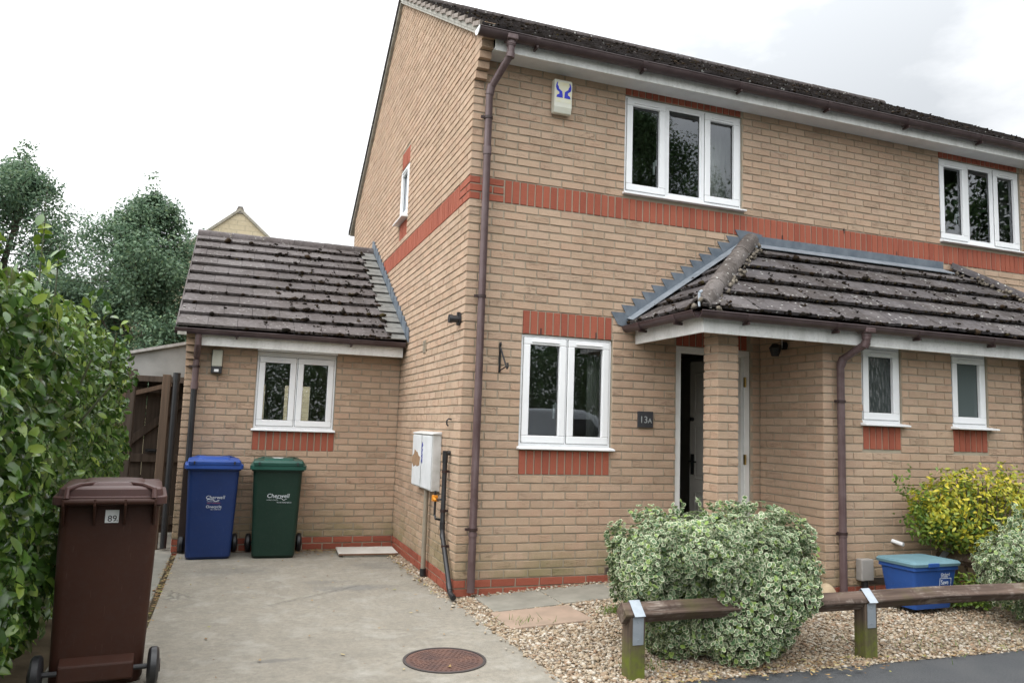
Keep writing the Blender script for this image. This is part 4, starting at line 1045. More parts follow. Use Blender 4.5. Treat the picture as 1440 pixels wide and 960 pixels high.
def leaves(name, C, N, size, kind, mats, parent, flop=.6, droop=.2, smooth=True):
    """C centres, N preferred normals"""
    n = len(C); Vt, Ft, Mt = leaf_template(kind)
    if kind == 'small': Vt, Ft, Mt = np.array([(0, 0, 0), (.45, -.27, .05), (1, 0, -.05), (.45, .27, .05)]), np.array([(0, 1, 2, 3)]), np.zeros(1, int)
    N = N+RNG.normal(0, flop, (n, 3)); N /= np.linalg.norm(N, axis=1, keepdims=True)
    T = RNG.normal(0, 1, (n, 3)); T[:, 2] -= droop; T -= (T*N).sum(1, keepdims=True)*N; T /= np.linalg.norm(T, axis=1, keepdims=True)
    B = np.cross(N, T); size = np.asarray(size)[:, None, None]
    cup = RNG.uniform(.4, 1.8, (n, 1, 1))
    V = (Vt[None, :, 0:1]-.4)*T[:, None]*size+Vt[None, :, 1:2]*B[:, None]*size+Vt[None, :, 2:3]*N[:, None]*size*cup+C[:, None]
    k = len(Vt); F = (Ft[None]+(np.arange(n)*k)[:, None, None]).reshape(-1, 4)
    return np_mesh(name, V.reshape(-1, 3), F, mats, parent, np.tile(Mt, n), smooth)
def leaf_mat(name, stops, rough=.45, spec=.4, trans=.25, zyoung=None):
    t = NT(name)
    c = t.ramp(t.island, stops)
    if zyoung:   # fresh growth sits at the shoot tips near the top of the plant
        z0, z1, colr = zyoung
        f = t.math('MULTIPLY', t.ramp(t.math('DIVIDE', t.math('SUBTRACT', t.sep()[2], z0), z1-z0), [(0, 0.), (1, 1.)]), t.ramp(t.math('FRACT', t.math('MULTIPLY', t.island, 53.1)), [(.35, 0.), (.8, .85)]))
        c = t.mix(f, c, colr)
    t.fin(c, rough, None, spec)
    tl = t.add('ShaderNodeBsdfTranslucent'); t.l.new(c, tl.inputs[0])
    mx = t.add('ShaderNodeMixShader'); mx.inputs[0].default_value = trans
    t.l.new(t.b.outputs[0], mx.inputs[1]); t.l.new(tl.outputs[0], mx.inputs[2]); t.l.new(mx.outputs[0], t.out.inputs[0])
    return t.m
from mathutils import noise as mnoise
def fbm(p, s): return mnoise.fractal(Vector(p)*s, 1., 2., 3)

# laurel hedge along the drive
def hedge():
    root = empty('laurel_hedge', (-3.3, -1, 0)); tag(root, 'tall glossy laurel hedge crowding the left edge of the driveway', 'hedge')
    mat = leaf_mat('laurel_leaf', [(0, (.036, .08, .017)), (.4, (.058, .122, .022)), (.75, (.085, .165, .028)), (.92, (.145, .23, .038)), (1, (.23, .31, .05))], .24, .55, .18, (2.0, 2.5, (.26, .34, .04)))
    y0, y1 = -4.4, 1.95
    C, N, S = [], [], []
    def shape(y, a):   # cross-section profile, a from 0 (ground, drive side) to 1 (top back)
        pass
    n = 27000
    i = 0
    while i < n:
        y = RNG.uniform(y0, y1+.35); q = RNG.random()
        top = 2.30+.05*math.sin(1.7*y+1)-.13*max(0, -1.5-y); xf = -2.83+.02*math.sin(2.3*y)
        if y > y1:    # end cap
            x = RNG.uniform(-3.7, xf); z = RNG.uniform(.1, top); y_ = y1+.25*(1-((x-xf+.45)/.9)**2 if x > xf-.9 else 0); nrm = (.25, 1, .2); p = np.array((x, y_, z))
            if z > top-.35: p[1] -= (z-top+.35)*.6
        elif q < .72:   # face
            z = RNG.uniform(.08, top) ; x = xf
            if z > top-.42: x -= .42*(1-math.sqrt(max(0, 1-((z-top+.42)/.42)**2)))
            if z < .5: x -= (.5-z)*.25
            p = np.array((x, y, z)); nrm = (1, -.1, .45)
        else:         # top
            x = RNG.uniform(-4.3, xf-.25); p = np.array((x, y, top)); nrm = (.3, -.1, 1)
            if x > xf-.42: p[2] -= .1
        b = fbm(p, 1.6)*.10+fbm(p, 5)*.05
        dep = RNG.random()**1.6*.36
        nn_ = np.array(nrm); nn_ = nn_/np.linalg.norm(nn_)
        if fbm(p+7, 2.6) < -.22: dep += .16
        p = p+nn_*(b-dep)
        C.append(p); N.append(nn_); S.append(RNG.uniform(.06, .118) if y < -1.2+RNG.normal(0, .4) else RNG.uniform(.05, .10)); i += 1
    # leaders sticking out of the top
    for (x, y, z, k, h) in ((-3.02, -1.35, 2.36, 9, .26), (-2.98, -1.1, 2.34, 9, .18), (-3.12, -.75, 2.32, 7, .14), (-2.92, -.2, 2.28, 7, .12), (-3.3, -1.2, 2.40, 8, .16), (-2.9, .5, 2.26, 6, .12), (-2.88, 1.2, 2.22, 6, .1)):
        for j in range(k):
            C.append(np.array((x+RNG.normal(0, .02), y+RNG.normal(0, .02), z+h*j/k))); N.append(np.array((RNG.normal(), RNG.normal(), 1.0-.5*j/k))); S.append(RNG.uniform(.07, .11))
    leaves('foliage', np.array(C), np.array(N), np.array(S), 'laurel', mat, root, .55, .45)
    m = MB()
    for k in range(70):
        y = RNG.uniform(y0, y1); x = RNG.uniform(-3.6, -3.05); h = RNG.uniform(1.6, 2.2)
        m.tube([(x, y, -.03), (x+RNG.normal(0, .05), y+RNG.normal(0, .06), h*.5), (x+RNG.normal(0, .12)+.1, y+RNG.normal(0, .15), h)], [.02, .014, .006], 6)
    for (x, y, z, k, h) in ((-3.02, -1.35, 2.36, 9, .26), (-2.98, -1.1, 2.34, 9, .18)):
        m.tube([(x, y, z-.3), (x, y, z+h)], [.006, .003], 5)
    m.build('stem', simple('laurel_stem', (.06, .07, .03)), root)
    root.location = (0, 0, 0)
hedge()

def bush(name, label, cat, centre, rad, n, size, mats, kind, box=2.6, skirt=.0, group=None, flop=.55, holes=-.26, lobe=False):
    root = empty(name, (0, 0, 0)); tag(root, label, cat, group)
    C, N = [], []
    c = np.array(centre, float); r = np.array(rad, float)
    while len(C) < n:
        v = RNG.normal(0, 1, 3); v /= np.linalg.norm(v)
        k = (np.abs(v)**box).sum()**(-1/box); p = v*k
        if p[2] < 0: p[:2] *= (1-skirt*(-p[2]))
        q = c+p*r
        b = fbm(q, 2.2)*.10+fbm(q+3, 7)*.045
        dep = RNG.random()**1.6*.26
        if fbm(q+11, 3.4) < holes: dep += .13
        if fbm(q+23, 9.) < -.38: dep += .07
        nn_ = v/r*r.mean(); nn_ /= np.linalg.norm(nn_)
        q = q+nn_*(b-dep)
        gh = ground_h(q[0], q[1])
        if q[2] < gh+.01: continue
        C.append(q); N.append(nn_+np.array((0, 0, .35)))
    if kind == 'variegated':     # stray shoots
        for k in range(18):
            a = RNG.uniform(0, 2*PI); u_ = RNG.uniform(.2, 1.); s_ = c+r*np.array((math.cos(a)*u_, math.sin(a)*u_, .9*(1-u_**4)+.02)); d_ = np.array((math.cos(a)*.5*u_, math.sin(a)*.5*u_, 1.2-u_*.6))+RNG.normal(0, .25, 3)
            ln = RNG.uniform(.05, .13)
            for j in range(9): C.append(s_+d_*ln*(j/9+.3)+RNG.normal(0, .009, 3)); N.append(RNG.normal(0, 1, 3))
        n = len(C)
    if lobe:    # lower growth hanging over and under the rail
        for k in range(12000):
            v = RNG.normal(0, 1, 3); v /= np.linalg.norm(v)
            c2, r2 = ((np.array((1.38, -2.16, .24)), np.array((.38, .28, .28))) if k % 2 else (np.array((1.14, -1.97, .18)), np.array((.44, .24, .19)))) if k % 5 else (np.array((1.56, -2.20, .42)), np.array((.32, .26, .22)))
            q = c2+v*r2*(1-RNG.random()**1.7*.3); q = q+v*fbm(q, 3)*.07; gh = ground_h(q[0], q[1])
            if q[2] > gh+.012: C.append(q); N.append(v+np.array((0, 0, .35)))
        n = len(C)
    leaves('foliage', np.array(C), np.array(N), RNG.uniform(size[0], size[1], n), kind, mats, root, flop, .1)
    m = MB()
    for k in range(26):
        a = RNG.uniform(0, 2*PI); e = c+np.array((math.cos(a)*r[0]*RNG.uniform(.2, .75), math.sin(a)*r[1]*RNG.uniform(.2, .75), RNG.uniform(-.2, .7)*r[2]))
        s_ = np.array((c[0]+RNG.normal(0, .08), c[1]+RNG.normal(0, .06), ground_h(c[0], c[1])-.02)); mid = (s_+e)/2+np.array((0, 0, .08))
        m.tube([s_, mid, e], [.012, .008, .004], 6)
    m.build('stem', simple('bush_stem', (.11, .085, .055), None, .8), root)
    return root
mVG = leaf_mat('euonymus_green', [(0, (.05, .10, .042)), (.5, (.08, .15, .06)), (.85, (.12, .205, .075)), (1, (.22, .33, .07))], .42, .45, .2)
mVW = leaf_mat('euonymus_margin', [(0, (.12, .20, .08)), (.16, (.40, .45, .27)), (.6, (.58, .60, .42)), (.86, (.66, .66, .50)), (.95, (.36, .45, .14)), (1, (.22, .33, .07))], .5, .4, .2)
bush('variegated_bush', 'large clipped white-and-green variegated bush straddling the rail fence', 'bush', (1.285, -1.95, .55), (.735, .42, .385), 37000, (.023, .041), [mVG, mVW], 'variegated', 4.0, .10, lobe=True)
# lower lobe spilling over the rail
bush_low = None
mYG = leaf_mat('golden_leaf', [(0, (.14, .20, .025)), (.35, (.30, .33, .035)), (.65, (.46, .43, .04)), (.9, (.58, .50, .05)), (1, (.62, .50, .04))], .45, .4, .25)
mYD = leaf_mat('golden_green_leaf', [(0, (.06, .12, .02)), (.5, (.12, .20, .03)), (1, (.22, .28, .04))], .42, .4, .2)
def golden():
    root = bush('golden_bush', 'loose golden-yellow leaved bush against the bay wall above the recycling box', 'bush', (4.72, -1.24, .88), (.80, .34, .40), 4600, (.035, .055), [mYG], 'laurel', 2.2, .0, None, .7, -.25)
    C, N = [], []
    c = np.array((4.60, -1.16, .72)); r = np.array((.70, .26, .27))
    for k in range(2600):
        v = RNG.normal(0, 1, 3); v /= np.linalg.norm(v); C.append(c+v*r*RNG.uniform(.6, 1.03)); N.append(v+np.array((0, -.2, .4)))
    for k in range(26):       # whippy shoots
        a = RNG.uniform(-1, 1); s_ = np.array((4.6+a*.75, -1.2+RNG.normal(0, .1), .95)); d_ = np.array((a*.6+RNG.normal(0, .25), RNG.normal(0, .15), 1.))
        if k < 7: s_ = np.array((4.05, -1.2, .70+.04*k)); d_ = np.array((-.8, RNG.normal(0, .2), .25+.2*RNG.random()))
        ln = RNG.uniform(.14, .36)
        for j in range(16): C.append(s_+d_*ln*j/16+RNG.normal(0, .015, 3)); N.append(RNG.normal(0, 1, 3))
    leaves('foliage', np.array(C), np.array(N), RNG.uniform(.032, .055, len(C)), 'laurel', mYD, root, .7, .1)
golden()
bush('white_edged_bush', 'white-and-green variegated bush at the picture edge, behind the rail fence', 'bush', (4.50, -1.98, .47), (.66, .36, .42), 11000, (.026, .042), [mVG, mVW], 'variegated', 2.3, .15)
def low_plant():
    root = empty('low_green_plant', (0, 0, 0)); tag(root, 'low green shrub in shade between the recycling box and the dividing rail', 'plant')
    C, N = [], []
    for k in range(900):
        v = RNG.normal(0, 1, 3); v /= np.linalg.norm(v); v[2] = abs(v[2]); C.append(np.array((4.25, -1.42, .08))+v*np.array((.30, .26, .26))*RNG.uniform(.3, 1)); N.append(v+np.array((0, 0, .6)))
    leaves('foliage', np.array(C), np.array(N), RNG.uniform(.03, .055, 900), 'laurel', mYD, root, .6, .1)
    m = MB()
    for k in range(10): m.tube([(4.25+RNG.normal(0, .05), -1.42+RNG.normal(0, .05), .04), (4.25+RNG.normal(0, .15), -1.42+RNG.normal(0, .12), .24)], [.006, .003], 5)
    m.build('stem', bpy.data.materials['bush_stem'], root)
low_plant()
def grass():
    C = []; 
    for (x, y, s_, k) in ((1.05, -.95, .07, 130), (1.35, -1.05, .08, 60), (.62, -2.15, .1, 60), (.25, -.95, .1, 40), (1.2, -1.6, .2, 40), (2.7, -2.1, .3, 40), (3.6, -2.2, .3, 50)):
        for _ in range(k): px_, py_ = x+RNG.normal(0, s_), y+RNG.normal(0, s_*.6); C.append((px_, py_, ground_h(px_, py_)))
    C = np.array(C); n = len(C); a = RNG.uniform(0, 2*PI, n); h = RNG.uniform(.02, .055, n); w_ = .003
    dx_, dy_ = np.cos(a)*w_, np.sin(a)*w_; lx, ly = RNG.normal(0, .02, n), RNG.normal(0, .02, n)
    V = np.stack([np.stack([C[:, 0]-dx_, C[:, 1]-dy_, C[:, 2]], 1), np.stack([C[:, 0]+dx_, C[:, 1]+dy_, C[:, 2]], 1), np.stack([C[:, 0]+lx+dx_*.3, C[:, 1]+ly+dy_*.3, C[:, 2]+h], 1), np.stack([C[:, 0]+lx-dx_*.3, C[:, 1]+ly-dy_*.3, C[:, 2]+h], 1)], 1).reshape(-1, 3)
    tag(np_mesh('grass', V, np.arange(n*4).reshape(n, 4), leaf_mat('grass_blade', [(0, (.07, .13, .02)), (1, (.16, .24, .04))])), 'sparse green grass and weeds poking through the gravel', 'grass', None, 'stuff')
grass()

# ------------------------------------------------------------------ trees
mBark = simple('bark', (.10, .085, .065), (.06, .05, .04), .95, 9, .8, 30, .1)
def tree(label, base, height, spread, n, leafsize, mat, seed, group, crown0=.25, shape=None, lean=(0, 0), dense=1., spires=0):
    rr = random.Random(seed); rng = np.random.default_rng(seed)
    root = empty('leafy_tree', (base[0], base[1], base[2])); tag(root, label, 'tree', group)
    m = MB(); tips = []; bs = max(.72, height/7.5)*dense
    tr = [(0, 0, -.1)]; 
    for k in range(1, 7):
        t = k/6; tr.append((lean[0]*t+rr.uniform(-.1, .1), lean[1]*t+rr.uniform(-.1, .1), height*.92*t))
    m.tube(tr, [.17*height/7*(1-.9*k/6) for k in range(7)], 10)
    for k in range(84):
        t = crown0+(1-crown0)*(k+rr.random())/84; p = np.array(tr[0])*(1-t)+np.array((lean[0]*t, lean[1]*t, height*.92*t))
        a = rr.uniform(0, 2*PI); prof = shape(t) if shape else math.sin(PI*min(1, max(0.03, (t-crown0+.12)/(1.12-crown0)))**.8)
        ln = spread*prof*rr.uniform(.6, 1.08)+.15
        e = p+np.array((math.cos(a)*ln, math.sin(a)*ln, ln*rr.uniform(.15, .75))); e[2] = min(e[2], height*1.02)
        mid = (p+e)/2+np.array((0, 0, -.06*ln))
        m.tube([p, mid, e], [.035*(1-t*.6), .02*(1-t*.5), .006], 6)
        tips.append((e, bs*(.2+.34*rr.random()*min(1, ln)), ln)); tips.append((mid, bs*(.2+.28*rr.random()), ln)) 
        for q in range(3):
            e2 = (mid+e)/2+np.array([rr.gauss(0, .32*min(1.2, ln)) for _ in range(3)]); e2[2] = min(e2[2], height); m.tube([mid, (mid+e2)/2+np.array((0, 0, -.03)), e2], [.012, .008, .004], 5); tips.append((e2, bs*(.16+.25*rr.random()), ln))
    for k in range(spires):      # upright leaders that break the outline
        a = rr.uniform(0, 2*PI); q = spread*rr.uniform(.0, .75); x, y = math.cos(a)*q, math.sin(a)*q; z0 = height*(.80-.22*q/spread); z1 = height*(1.0-.26*(q/spread)**1.3)*rr.uniform(.93, 1.02)
        m.tube([(x*.6, y*.6, z0-.5), (x, y, z0), (x+rr.gauss(0, .08), y+rr.gauss(0, .08), z1)], [.02, .012, .004], 5)
        for j in range(7): tips.append((np.array((x+rr.gauss(0, .07), y+rr.gauss(0, .07), z0+(z1-z0)*j/6)), .30-.024*j, .5))
    m.build('trunk', mBark, root)
    wts = np.array([r_**2 for _, r_, _ in tips]); wts /= wts.sum()
    cnt = rng.multinomial(n, wts); C = []; N = []
    for (c, r_, _), k in zip(tips, cnt):
        v = rng.normal(0, 1, (k, 3)); v /= np.linalg.norm(v, axis=1, keepdims=True)
        q = np.array(c)+v*r_*rng.random((k, 1))**.4*np.array((1.15, 1.15, .8)); q[:, 2] += rng.normal(0, .04, k)
        C.append(q); N.append(v*.6+np.array((0, 0, .7)))
    global RNG
    C = np.concatenate(C); N = np.concatenate(N)
    leaves('crown', C, N, rng.uniform(*leafsize, n), 'small', mat, root, .5, .5, False)
    return root
mAsh = leaf_mat('ash_leaf', [(0, (.08, .140, .090)), (.5, (.12, .195, .115)), (.85, (.155, .235, .135)), (1, (.20, .27, .13))], .5, .4, .35)
mLeaf2 = leaf_mat('roadside_leaf', [(0, (.05, .095, .045)), (.6, (.085, .14, .06)), (1, (.12, .19, .07))], .8, .12, .3)
tree('tall feathery green tree rising between the hedge and the extension roof', (-3.80, 12.0, 0), 6.75, 1.45, 60000, (.055, .105), mAsh, 3, 'trees behind the garden', .2, spires=11)
tree('dense green tree at the picture edge above the laurel hedge', (-7.15, 14.5, 0), 7.9, 2.5, 64000, (.06, .11), mAsh, 5, 'trees behind the garden', .12, spires=16)
tree('thin small tree peeping over the extension roof beside the stone gable', (-2.75, 12.8, 0), 6.1, .95, 9000, (.05, .09), mAsh, 8, 'trees behind the garden', .3)
tree('lower bushy green tree filling the gap between the two taller trees', (-5.4, 13.3, 0), 4.7, 1.7, 40000, (.06, .11), mAsh, 9, 'trees behind the garden', .1)
# opposite side of the street, seen only in the window glass
tree('broad tree across the street, mirrored in the upstairs window', (11.0, -16.5, -.1), 13.8, 3.6, 42000, (.09, .16), mLeaf2, 11, 'trees across the street', .15)
tree('dark dense tree across the street, mirrored in the far upstairs window', (25.0, -17.5, -.1), 19, 7.0, 95000, (.20, .34), mLeaf2, 12, 'trees across the street', .08, dense=1.35)
def street_hedge():
    root = empty('tall_screen_hedge', (0, -14.5, -.13)); tag(root, 'long dark screen of bushes across the street, mirrored behind the van', 'hedge')
    n = 100000; x = RNG.uniform(-12, 22, n); z = RNG.uniform(0, 1, n)**.8; top = 4.2+np.array([1.1*fbm((a, 0, 3), .35)+.5*fbm((a, 5, 3), 1.2) for a in x]); y = RNG.uniform(-1.9, .6, n)+np.array([.5*fbm((a, b*4, 1), .8) for a, b in zip(x, z)])
    C = np.stack([x, y, z*top], 1); leaves('foliage', C, np.tile((0, 1., .5), (n, 1)), RNG.uniform(.09, .16, n), 'small', mLeaf2, root, .6, .2, False)
    m = MB()
    for k in range(40): q = RNG.uniform(-12, 22); m.tube([(q, 0, 0), (q+RNG.normal(0, .2), 0, 3.2)], [.05, .02], 6)
    m.build('stem', mBark, root)
street_hedge()

# ------------------------------------------------------------------ stone house behind
sh = empty('stone_house', (-2.05, 16, 0)); tag(sh, 'pale stone house behind, its pointed gable showing above the extension ridge', 'house')
t = NT('rubble_stone')
bt = t.add('ShaderNodeTexBrick'); bt.inputs['Scale'].default_value = 1; bt.inputs['Brick Width'].default_value = .42; bt.inputs['Row Height'].default_value = .14; bt.inputs['Mortar Size'].default_value = .012
bt.inputs['Color1'].default_value = (.52, .44, .30, 1); bt.inputs['Color2'].default_value = (.44, .37, .25, 1); bt.inputs['Mortar'].default_value = (.36, .31, .22, 1)
sw = t.add('ShaderNodeCombineXYZ'); sp = t.sep(); t.l.new(sp[0], sw.inputs[0]); t.l.new(sp[2], sw.inputs[1]); t.l.new(sw.outputs[0], bt.inputs['Vector'])
c = t.mix(t.ramp(t.noise(14, 4), [(.35, 0.), (.7, .5)]), bt.outputs['Color'], (.58, .50, .36))
mStone = t.fin(c, .95, t.bump(bt.outputs['Fac'], -.6, .02), .2)
m = MB(); m.prism([(-3.4, -.1), (3.4, -.1), (3.4, 4.35), (0, 7.32), (-3.4, 4.35)], 0, 6, 'xz'); m.build('stone_wall', mStone, sh)
m = MB()
for s_ in (-1, 1): m.hexa([(0, -.04, 7.27), (0, .25, 7.27), (s_*3.5, .25, 4.21), (s_*3.5, -.04, 4.21), (0, -.04, 7.36), (0, .25, 7.36), (s_*3.5, .25, 4.30), (s_*3.5, -.04, 4.30)])
m.build('gable_coping', simple('coping_stone', (.36, .33, .27), (.24, .22, .18), .95, 9), sh)
m = MB()
for s_ in (-1, 1): m.hexa([(0, .2, 7.3), (0, 6.1, 7.3), (s_*3.6, 6.1, 4.14), (s_*3.6, .2, 4.14), (0, .2, 7.36), (0, 6.1, 7.36), (s_*3.6, 6.1, 4.20), (s_*3.6, .2, 4.20)])
m.build('roof', simple('stone_slate', (.19, .165, .13), (.13, .115, .09), .95, 12), sh)
m = MB(); m.hexa([(-.14, -.03, 7.20), (.14, -.03, 7.20), (.14, .3, 7.20), (-.14, .3, 7.20), (-.06, -.03, 7.40), (.06, -.03, 7.40), (.06, .3, 7.40), (-.06, .3, 7.40)]); m.build('ridge_tile', simple('stone_ridge', (.16, .14, .12)), sh)

# ------------------------------------------------------------------ gate, fence, canopy beside the extension
def wood(name, c1, c2):
    t = NT(name)
    g = t.noise(1, 5, .6, t.mapped((28, 28, 1.6))); c = t.mix(t.ramp(g, [(.35, 0.), (.65, 1.)]), c1, c2)
    c = t.mix(t.math('MULTIPLY', t.island, .35), c, tuple(x*.5 for x in c2))
    return t.fin(c, .85, t.bump(g, .4, .006), .2)
mWood = wood('weathered_timber', (.095, .072, .056), (.055, .042, .033)); mWoodL = wood('pale_timber', (.15, .10, .07), (.10, .07, .05))
g = empty('timber_gate', (-2.80, 3.9, 0)); tag(g, 'dark weathered timber gate with a Z brace beside the extension', 'gate')
m = MB()
for k in range(5): m.box(-.40+k*.16, -.40+k*.16+.152, 0, .02, .05, 1.88)
m.build('board_panel', mWood, g, bevel=.004)
for z_ in (.15, .90, 1.70): MB().box(-.40, .40, -.035, 0, z_, z_+.1).build('rail', mWood, g, bevel=.004)
m = MB(); m.obox((0, -.018, 1.35), (.8, 0, .7)/np.linalg.norm((.8, 0, .7)), (0, 1, 0), (-.7, 0, .8)/np.linalg.norm((.8, 0, .7)), .98, .03, .09); m.build('brace', mWood, g, bevel=.004)
m = MB(); m.box(-.05, .10, -.055, -.035, 1.02, 1.06); m.tube([(-.02, -.07, 1.04), (.06, -.07, 1.04)], .008, 8); m.build('latch', mIron, g)
g = empty('fence_panel', (-3.02, 3.1, 0)); tag(g, 'dark timber fence panel with lapped lower boards, half hidden by the hedge', 'fence')
m = MB(); m.box(-.95, -.86, -.05, .05, -.03, 1.95); m.box(.0, .09, -.05, .05, -.03, 1.98); m.build('post', mWood, g, bevel=.005)
m = MB()
for k in range(6): m.box(-.85+k*.142, -.85+k*.142+.136, -.015, .01, 1.28, 1.88)
m.build('upper_boards', mWoodL, g, bevel=.003)
m = MB()
for k in range(12): m.hexa([(-.85, -.03, .06+k*.1), (.0, -.03, .06+k*.1), (.0, -.015, .06+k*.1), (-.85, -.015, .06+k*.1), (-.85, -.008, .18+k*.1), (.0, -.008, .18+k*.1), (.0, .004, .18+k*.1), (-.85, .004, .18+k*.1)])
for x in (-.62, -.32, -.08): m.box(x, x+.05, -.045, -.03, .05, 1.28)
m.build('lapped_boards', mWood, g)
g = empty('lean_to_canopy', (-2.9, 3.5, 0)); tag(g, 'pale lean-to canopy on timber posts above the side gate', 'canopy')
mPoly = simple('dirty_polycarbonate', (.30, .295, .28), (.23, .23, .215), .5, 4)
m = MB(); m.hexa([(-.85, 0, 2.00), (.48, 0, 2.33), (.48, 3.2, 2.33), (-.85, 3.2, 2.00), (-.85, 0, 2.02), (.48, 0, 2.35), (.48, 3.2, 2.35), (-.85, 3.2, 2.02)]); m.add([(-.85, .03, 1.93), (.48, .03, 1.93), (.48, .03, 2.33), (-.85, .03, 2.0)], [(0, 1, 2, 3)]); m.build('roof_sheet', mPoly, g)
m = MB(); m.hexa([(-.87, -.03, 2.005), (.485, -.03, 2.34), (.485, .03, 2.34), (-.87, .03, 2.005), (-.87, -.03, 2.04), (.485, -.03, 2.375), (.485, .03, 2.375), (-.87, .03, 2.04)]); m.build('edge_trim', simple('trim_grey', (.40, .39, .37), (.28, .26, .24), .7, 20), g)
MB().box(-.9, .48, -.05, .0, 1.86, 1.93).build('beam', mWood, g, bevel=.004); MB().box(-.9, .35, .25, .29, 1.74, 1.80).build('beam', mWood, g, bevel=.004)
m = MB(); m.box(.25, .335, -.55, -.46, -.03, 1.93); m.build('post', mWoodL, g, bevel=.005)
m = MB(); m.obox((.05, -.02, 1.76), (.8, 0, .25)/np.linalg.norm((.8, 0, .25)), (0, 1, 0), (-.25, 0, .8)/np.linalg.norm((.8, 0, .25)), .55, .04, .05); m.build('brace', mWoodL, g)
pipe_run('canopy_downpipe', [(-2.50, 2.88, 1.93), (-2.50, 2.88, .02)], .034, mBlack, [((-2.50, 2.88, 1.95), (-2.50, 2.88, 1.86))], parent=None)
tag(bpy.data.objects['canopy_downpipe'], 'black drainpipe standing beside the extension corner, next to the gate', 'drainpipe')

# ------------------------------------------------------------------ knee rail fences
mRail = None
def rail_mat():
    t = NT('rail_timber')
    g = t.noise(1, 5, .6, t.mapped((1.5, 26, 26))); c = t.mix(t.ramp(g, [(.35, 0.), (.65, 1.)]), (.135, .095, .075), (.055, .038, .030))
    c = t.mix(t.math('MULTIPLY', t.ramp(t.noise(4, 4, .7), [(.48, 0.), (.62, .8)]), t.ramp(t.noise(1, 4, .7, t.mapped((4, 60, 60))), [(.45, 0.), (.6, 1.)])), c, (.33, .28, .24)); c = t.mix(t.ramp(t.noise(3.3, 4), [(.52, 0.), (.7, .45)]), c, (.10, .10, .03))
    return t.fin(c, .85, t.bump(g, .5, .006), .2)
mRail = rail_mat()
def post_mat():
    t = NT('algae_post')
    g = t.noise(1, 5, .6, t.mapped((26, 26, 1.5))); c = t.mix(t.ramp(g, [(.35, 0.), (.65, 1.)]), (.13, .095, .07), (.06, .045, .035))
    al_ = t.math('MULTIPLY', t.ramp(t.math('ADD', t.sep()[2], t.math('MULTIPLY', t.noise(14, 5, .7), .16)), [(.20, 1.), (.34, 0.)]), t.ramp(t.noise(9, 5, .75), [(.36, .12), (.6, .95)]))
    c = t.mix(al_, c, (.12, .145, .022))
    return t.fin(c, .85, t.bump(g, .5, .006), .2)
mPost = post_mat()
def knee_post(parent, x, y, top=.40, yaw=0):
    p = empty('fence_post', (x, y, 0)); p.parent = parent; p.rotation_euler.z = yaw
    m = MB(); w2 = .052
    m.prism([(-w2, -.15), (w2, -.15), (w2, top-.01), (0, top-.062), (-w2, top-.01)], -w2, w2, 'yz'); 
    m.build('timber', mPost, p, bevel=.006)
    m = MB(); s_ = .0035; hw = .036   # galvanised strap over the diamond rail and down the front of the post
    q = .069
    path = [(-w2-.004, .20), (-w2-.004, top-.02), (-q-.012, top-.005), (0, top+q+.006-.0), (q+.012, top-.005), (w2+.004, top-.02), (w2+.004, .20)]
    vs = []; fs = []
    for (yy, zz) in path: vs += [(-hw, yy, zz), (hw, yy, zz)]
    for i in range(len(path)-1): fs.append((2*i, 2*i+1, 2*i+3, 2*i+2))
    m.add(vs, fs); o = m.build('metal_strap', mGalv, p)
    so = o.modifiers.new('s', 'SOLIDIFY'); so.thickness = .003
    m = MB()
    for zz in (.23, .33): m.tube([(0, -w2-.006, zz), (0, -w2-.010, zz)], .006, 8)
    m.build('bolt', mGalv, p)
    return p
def knee_fence(label, a, b_, posts, zc_=.375, group='knee rail fences'):
    root = empty('knee_rail_fence', (0, 0, 0)); tag(root, label, 'fence', group)
    a, b_ = np.array(a, float), np.array(b_, float); L_ = np.linalg.norm(b_-a); t_ = (b_-a)/L_; sd = np.cross(t_, (0, 0, 1)); q = .066
    m = MB(); K = 14; ch = .005
    prof = [(q-ch, ch), (ch, q-ch), (-ch, q-ch), (-q+ch, ch), (-q+ch, -ch), (-ch, -q+ch), (ch, -q+ch), (q-ch, -ch)]
    m.loft([[a+t_*L_*i/K+sd*(c+.0)+np.array((0, 0, s_+zc_))+np.array((0, 0, .004*math.sin(i*1.3))) for c, s_ in prof] for i in range(K+1)], True)
    m.build('rail', mRail, root, bevel=.002)
    yaw = math.atan2(t_[1], t_[0])
    for p in posts: knee_post(root, p[0], p[1], zc_-.0, yaw)
    return root
FYL = -2.275
knee_fence('brown timber knee rail fence with metal straps along the footpath edge', (.395, FYL, 0), (6.2, FYL, 0), [(.482, FYL), (2.275, FYL), (4.1, FYL), (5.9, FYL)])
knee_fence('dark knee rail fence running out from the bay wall between the two plots', (4.52, YB-.03, 0), (4.52, -2.12, 0), [(4.52, -1.02), (4.52, -2.08)], .40)

